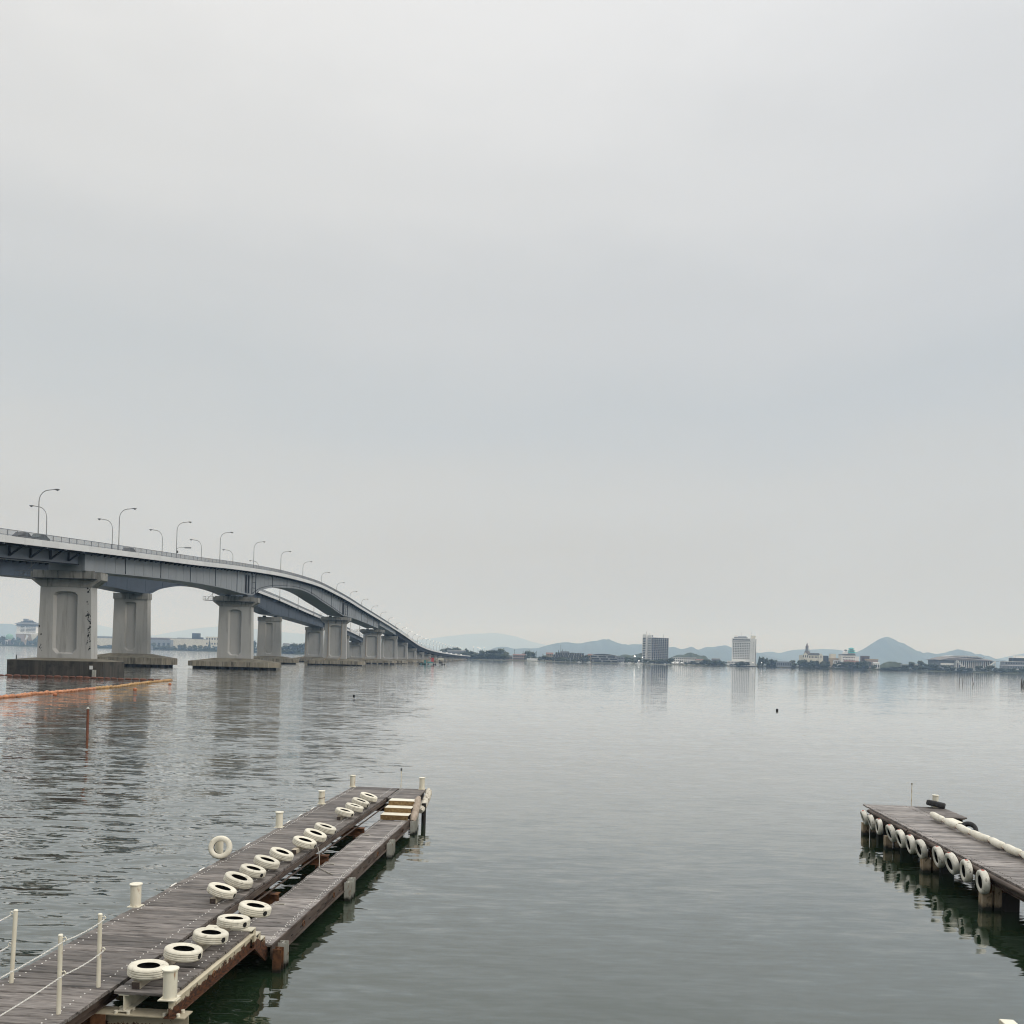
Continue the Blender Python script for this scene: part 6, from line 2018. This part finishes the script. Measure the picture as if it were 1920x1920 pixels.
# ---- right pier
RP = thing('boarding_pier', 'pale plank pier on the right hung with white tyres', 'pier', (0, 0, 0), -TH)
us = planks(RP, 10.80, 12.62, 17.0, 35.85, DZ, M['plank_pale'], 6)
us2 = planks(RP, 12.66, 13.75, 33.6, 35.85, DZ - .012, M['plank'], 7)
sp = []
for u in [q + e for q in us for e in (-.07, .07)]:
    sp.append((10.95 + rg.uniform(-.02, .02), u, DZ + .001))
    sp.append((12.36 + rg.uniform(-.02, .02), u, DZ + .001))
bolts(RP, sp, mat='rust_brown')
ibeam(MB(), (10.80, 17.0, DZ - .062), (10.80, 35.0, DZ - .062), .15, .24).build('edge_beam', M['rust_brown'], RP)
MB().tube([(10.70, 17.0, DZ - .10), (10.70, 25.0, DZ - .10), (10.70, 30.6, DZ - .10)], .065, 10).build('edge_pipe', M['rust_brown'], RP)
MB().tube([(10.70, 30.75, DZ - .10), (10.72, 34.9, DZ - .11)], .062, 10).build('edge_pipe', M['rust_brown'], RP)
ibeam(MB(), (12.5, 17.0, DZ - .062), (12.5, 35.6, DZ - .062), .15, .24).build('beam', M['rust_brown'], RP)
ibeam(MB(), (13.6, 33.6, DZ - .075), (13.6, 35.7, DZ - .075), .15, .22).build('beam', M['rust_brown'], RP)
for i, u in enumerate((20.5, 24.75, 28.95, 32.4, 34.95)):
    ibeam(MB(), (10.75, u + .1, DZ - .305), (12.7, u + .1, DZ - .305), .2, .24).build('cross_beam', M['rust'], RP)
    m_ = MB()
    m_.box(10.52, 10.76, u - .12, u + .12, -.7, .44)
    m_.build('pile', M['pile'], RP)
    hpile(MB(), 10.92, u - .02, -.7, DZ - .31, .18, 'v').build('pile', M['pile'], RP)
    m_ = MB()
    m_.box(11.08, 11.44, u - .16, u + .22, -.7, DZ - .55)
    m_.build('pile', M['dark_pile'], RP)
    m_ = MB()
    m_.box(12.2, 12.5, u - .1, u + .2, -.7, DZ - .55)
    m_.build('pile', M['dark_pile'], RP)
    c_ = MB()
    c_.tube([(10.64, u, .44), (10.62, u + .02, .62), (10.68, u + .03, .76), (10.78, u + .03, .72)], .022, 6)
    c_.build('hanger_hook', M['galv'] if i != 1 else M['rust'], RP)
m_ = MB()
m_.box(13.3, 13.6, 35.2, 35.5, -.7, DZ - .31)
m_.build('pile', M['dark_pile'], RP)
MB().box(12.72, 13.1, 32.2, 33.2, DZ + .0, DZ + .02).build('white_plate', M['cream_top'], RP)
MB().box(12.4, 12.9, 32.2, 33.5, DZ - .062, DZ - .02).build('plate_support', M['rust_brown'], RP)
MB().box(12.44, 12.58, 17.2, 30.4, DZ + .006, DZ + .10).build('rail_timber', M['plank_pale'], RP)
MB().box(12.44, 12.58, 30.45, 33.5, DZ + .006, DZ + .07).build('rail_timber', M['rust_cream'], RP)
m_ = MB()
m_.cyl(12.62, 35.90, DZ - .3, DZ + .80, .018, 8)
m_.build('light_post', M['cream'], RP)
m_ = MB()
m_.cyl(12.62, 35.90, DZ + .802, DZ + .88, .034, 8)
m_.build('post_lamp', M['galv'], RP)

RTY = [(1621.5, 1533, 36, 14), (1634.5, 1542, 36, 12), (1648.5, 1550, 38, 4), (1671.5, 1562, 46, 14), (1690, 1572.5, 46, 12), (1708, 1583, 42, 8), (1727.5, 1592, 50, 10), (1760, 1606.5, 40, 8), (1785.5, 1619, 50, 12), (1812, 1633, 36, 3), (1843, 1653.5, 38, 3)]
RW = ['at the far end above the last pile', 'second from the far end', 'third from the far end', 'just right of the second pile', 'fifth from the far end', 'sixth from the far end', 'seventh, left of the middle pile',
      'hanging over the middle pile', 'between the middle pile and the last pair, tilted', 'last but one, with tread marks', 'largest looking, nearest the near pile']
for i, (x, y, yaw, lean) in enumerate(RTY):
    a, b = ab(x, y)
    # the tyres hang 0.24 m off the beam: intersect the sight line with that plane
    vv = 10.53
    lo_, hi_ = 10.0, 60.0
    k = a / F
    u = None
    # point (k*Y, Y): v = kY cosT - Y sinT = vv
    Yw = vv / (k * math.cos(TH) - math.sin(TH))
    u = k * Yw * math.sin(TH) + Yw * math.cos(TH)
    z = H - b * Yw / F
    T = tyre('white tyre hung on the right pier, ' + RW[i], W3(vv, u, z), (0, 0, 0), 'white', None, rg.uniform(0, 6), 'white tyres hung on the right pier', .83 if i < 3 else .90 if i < 7 else .93)
    # axis points across the pier, swung a little towards the viewer
    ax = Vector(W3(-math.cos(R((yaw - 48) * .5)), -math.sin(R((yaw - 48) * .5)), 0)).normalized()
    ax.z = -math.sin(R(lean)) * 1.35
    T.rotation_euler = ax.normalized().to_track_quat('Z', 'Y').to_euler()
    mt = inst('rope_mark', MARK_M, T, rot=(0, 0, 0))
    loc_up = T.rotation_euler.to_matrix().inverted() @ Vector((0, 0, 1))
    mt.rotation_euler = (0, 0, math.atan2(loc_up.y, loc_up.x) + rg.uniform(-.2, .2))
    hg = MB().bar(W3(vv + .05, u, z + .31 * T.scale[0]), W3(10.68, u, DZ - .08), .018, .018)
    o = hg.build('hanger_strap', M['rubber'])
    o.parent = T
    o.matrix_parent_inverse = (Matrix.Translation(T.location) @ T.rotation_euler.to_matrix().to_4x4() @ Matrix.Diagonal((*T.scale, 1))).inverted()

# black tyres
tyre('black tyre lying round the bollard at the far end of the right pier', W3(13.45, 35.7, DZ + .13), (R(-4), R(11), 0), 'black', None, 0, None, 1.0)
tyre('black tyre half sunk behind the foam fenders of the right pier', W3(12.98, 31.6, DZ - .12), (R(60), R(0), R(-38)), 'black', None, 0, None, .9)
# row of foam fenders on the right edge
FP = [(1746.5, 1525.5), (1771, 1537), (1796.5, 1548.5), (1821, 1560), (1858, 1574), (1884, 1586), (1917, 1600), (1950, 1615)]
pts = []
for x, y in FP:
    v, u = uvw(x, y, DZ + .19)
    pts.append((v, u))
FLAB = ['farthest foam fender on the right pier, with red rope end', 'second foam fender from the far end of the right pier', 'third foam fender from the far end of the right pier', 'fourth foam fender, longest in the row on the right pier', 'fifth foam fender, lifted off the rail on the right pier', 'foam fender where the right pier leaves the frame', 'foam fender just outside the frame on the right pier']
for i in range(len(pts) - 1):
    (v0, u0), (v1, u1) = pts[i], pts[i + 1]
    fender('cream ' + FLAB[i], W3(v0, u0 - .03, DZ + .19), W3(v1, u1 + .05, DZ + .18), .115, M['fender'], group='foam fenders on the right pier')

# ---- corner of a steel dolphin at the bottom right
X, Yw = onz(1905, 1935, .9)
T = thing('mooring_dolphin', 'cream steel box with a tan bolted plate peeping in at the bottom right corner', 'mooring post', (X, Yw, 0), R(-6))
MB().box(-.19, .02, -.1, .14, -.7, 1.02).build('box_post', M['cream'], T)
MB().box(-.185, .015, -.095, .135, 1.022, 1.03).build('top_plate', M['cream_top'], T)
MB().loft([[(.03, -.12, .2), (.7, -.12, .2), (.7, -.09, .2), (.03, -.09, .2)], [(.03, -.12, 1.0), (.7, -.12, .97), (.7, -.09, .97), (.03, -.09, 1.0)]]).build('bolted_plate', surf('tan_gusset', (.50, .38, .19), (.40, .29, .13), (6, 6, 6), .6), T)
for x, z in ((.09, .93), (.2, .95), (.09, .80), (.27, .86)):
    m_ = MB()
    m_.tube([(x, -.135, z), (x, -.121, z)], .016, 8)
    m_.build('plate_bolt', M['rust'], T)

# ------------------------------------------------------------------ haze
hz = MB().box(-25000, 25000, -3000, 26500, -1.2, 760)
m = bpy.data.materials.new('haze')
m.use_nodes = True
t = m.node_tree
t.nodes.clear()
ou = t.nodes.new('ShaderNodeOutputMaterial')
pv = t.nodes.new('ShaderNodeVolumePrincipled')
pv.inputs['Color'].default_value = (.47, .69, 1.0, 1)
pv.inputs['Absorption Color'].default_value = (1, 1, 1, 1)
pv.inputs['Density'].default_value = 1.45e-4
pv.inputs['Anisotropy'].default_value = 0.0
t.links.new(pv.outputs[0], ou.inputs['Volume'])
tag(hz.build('haze', m), 'thin grey haze over the lake', None, kind='stuff')
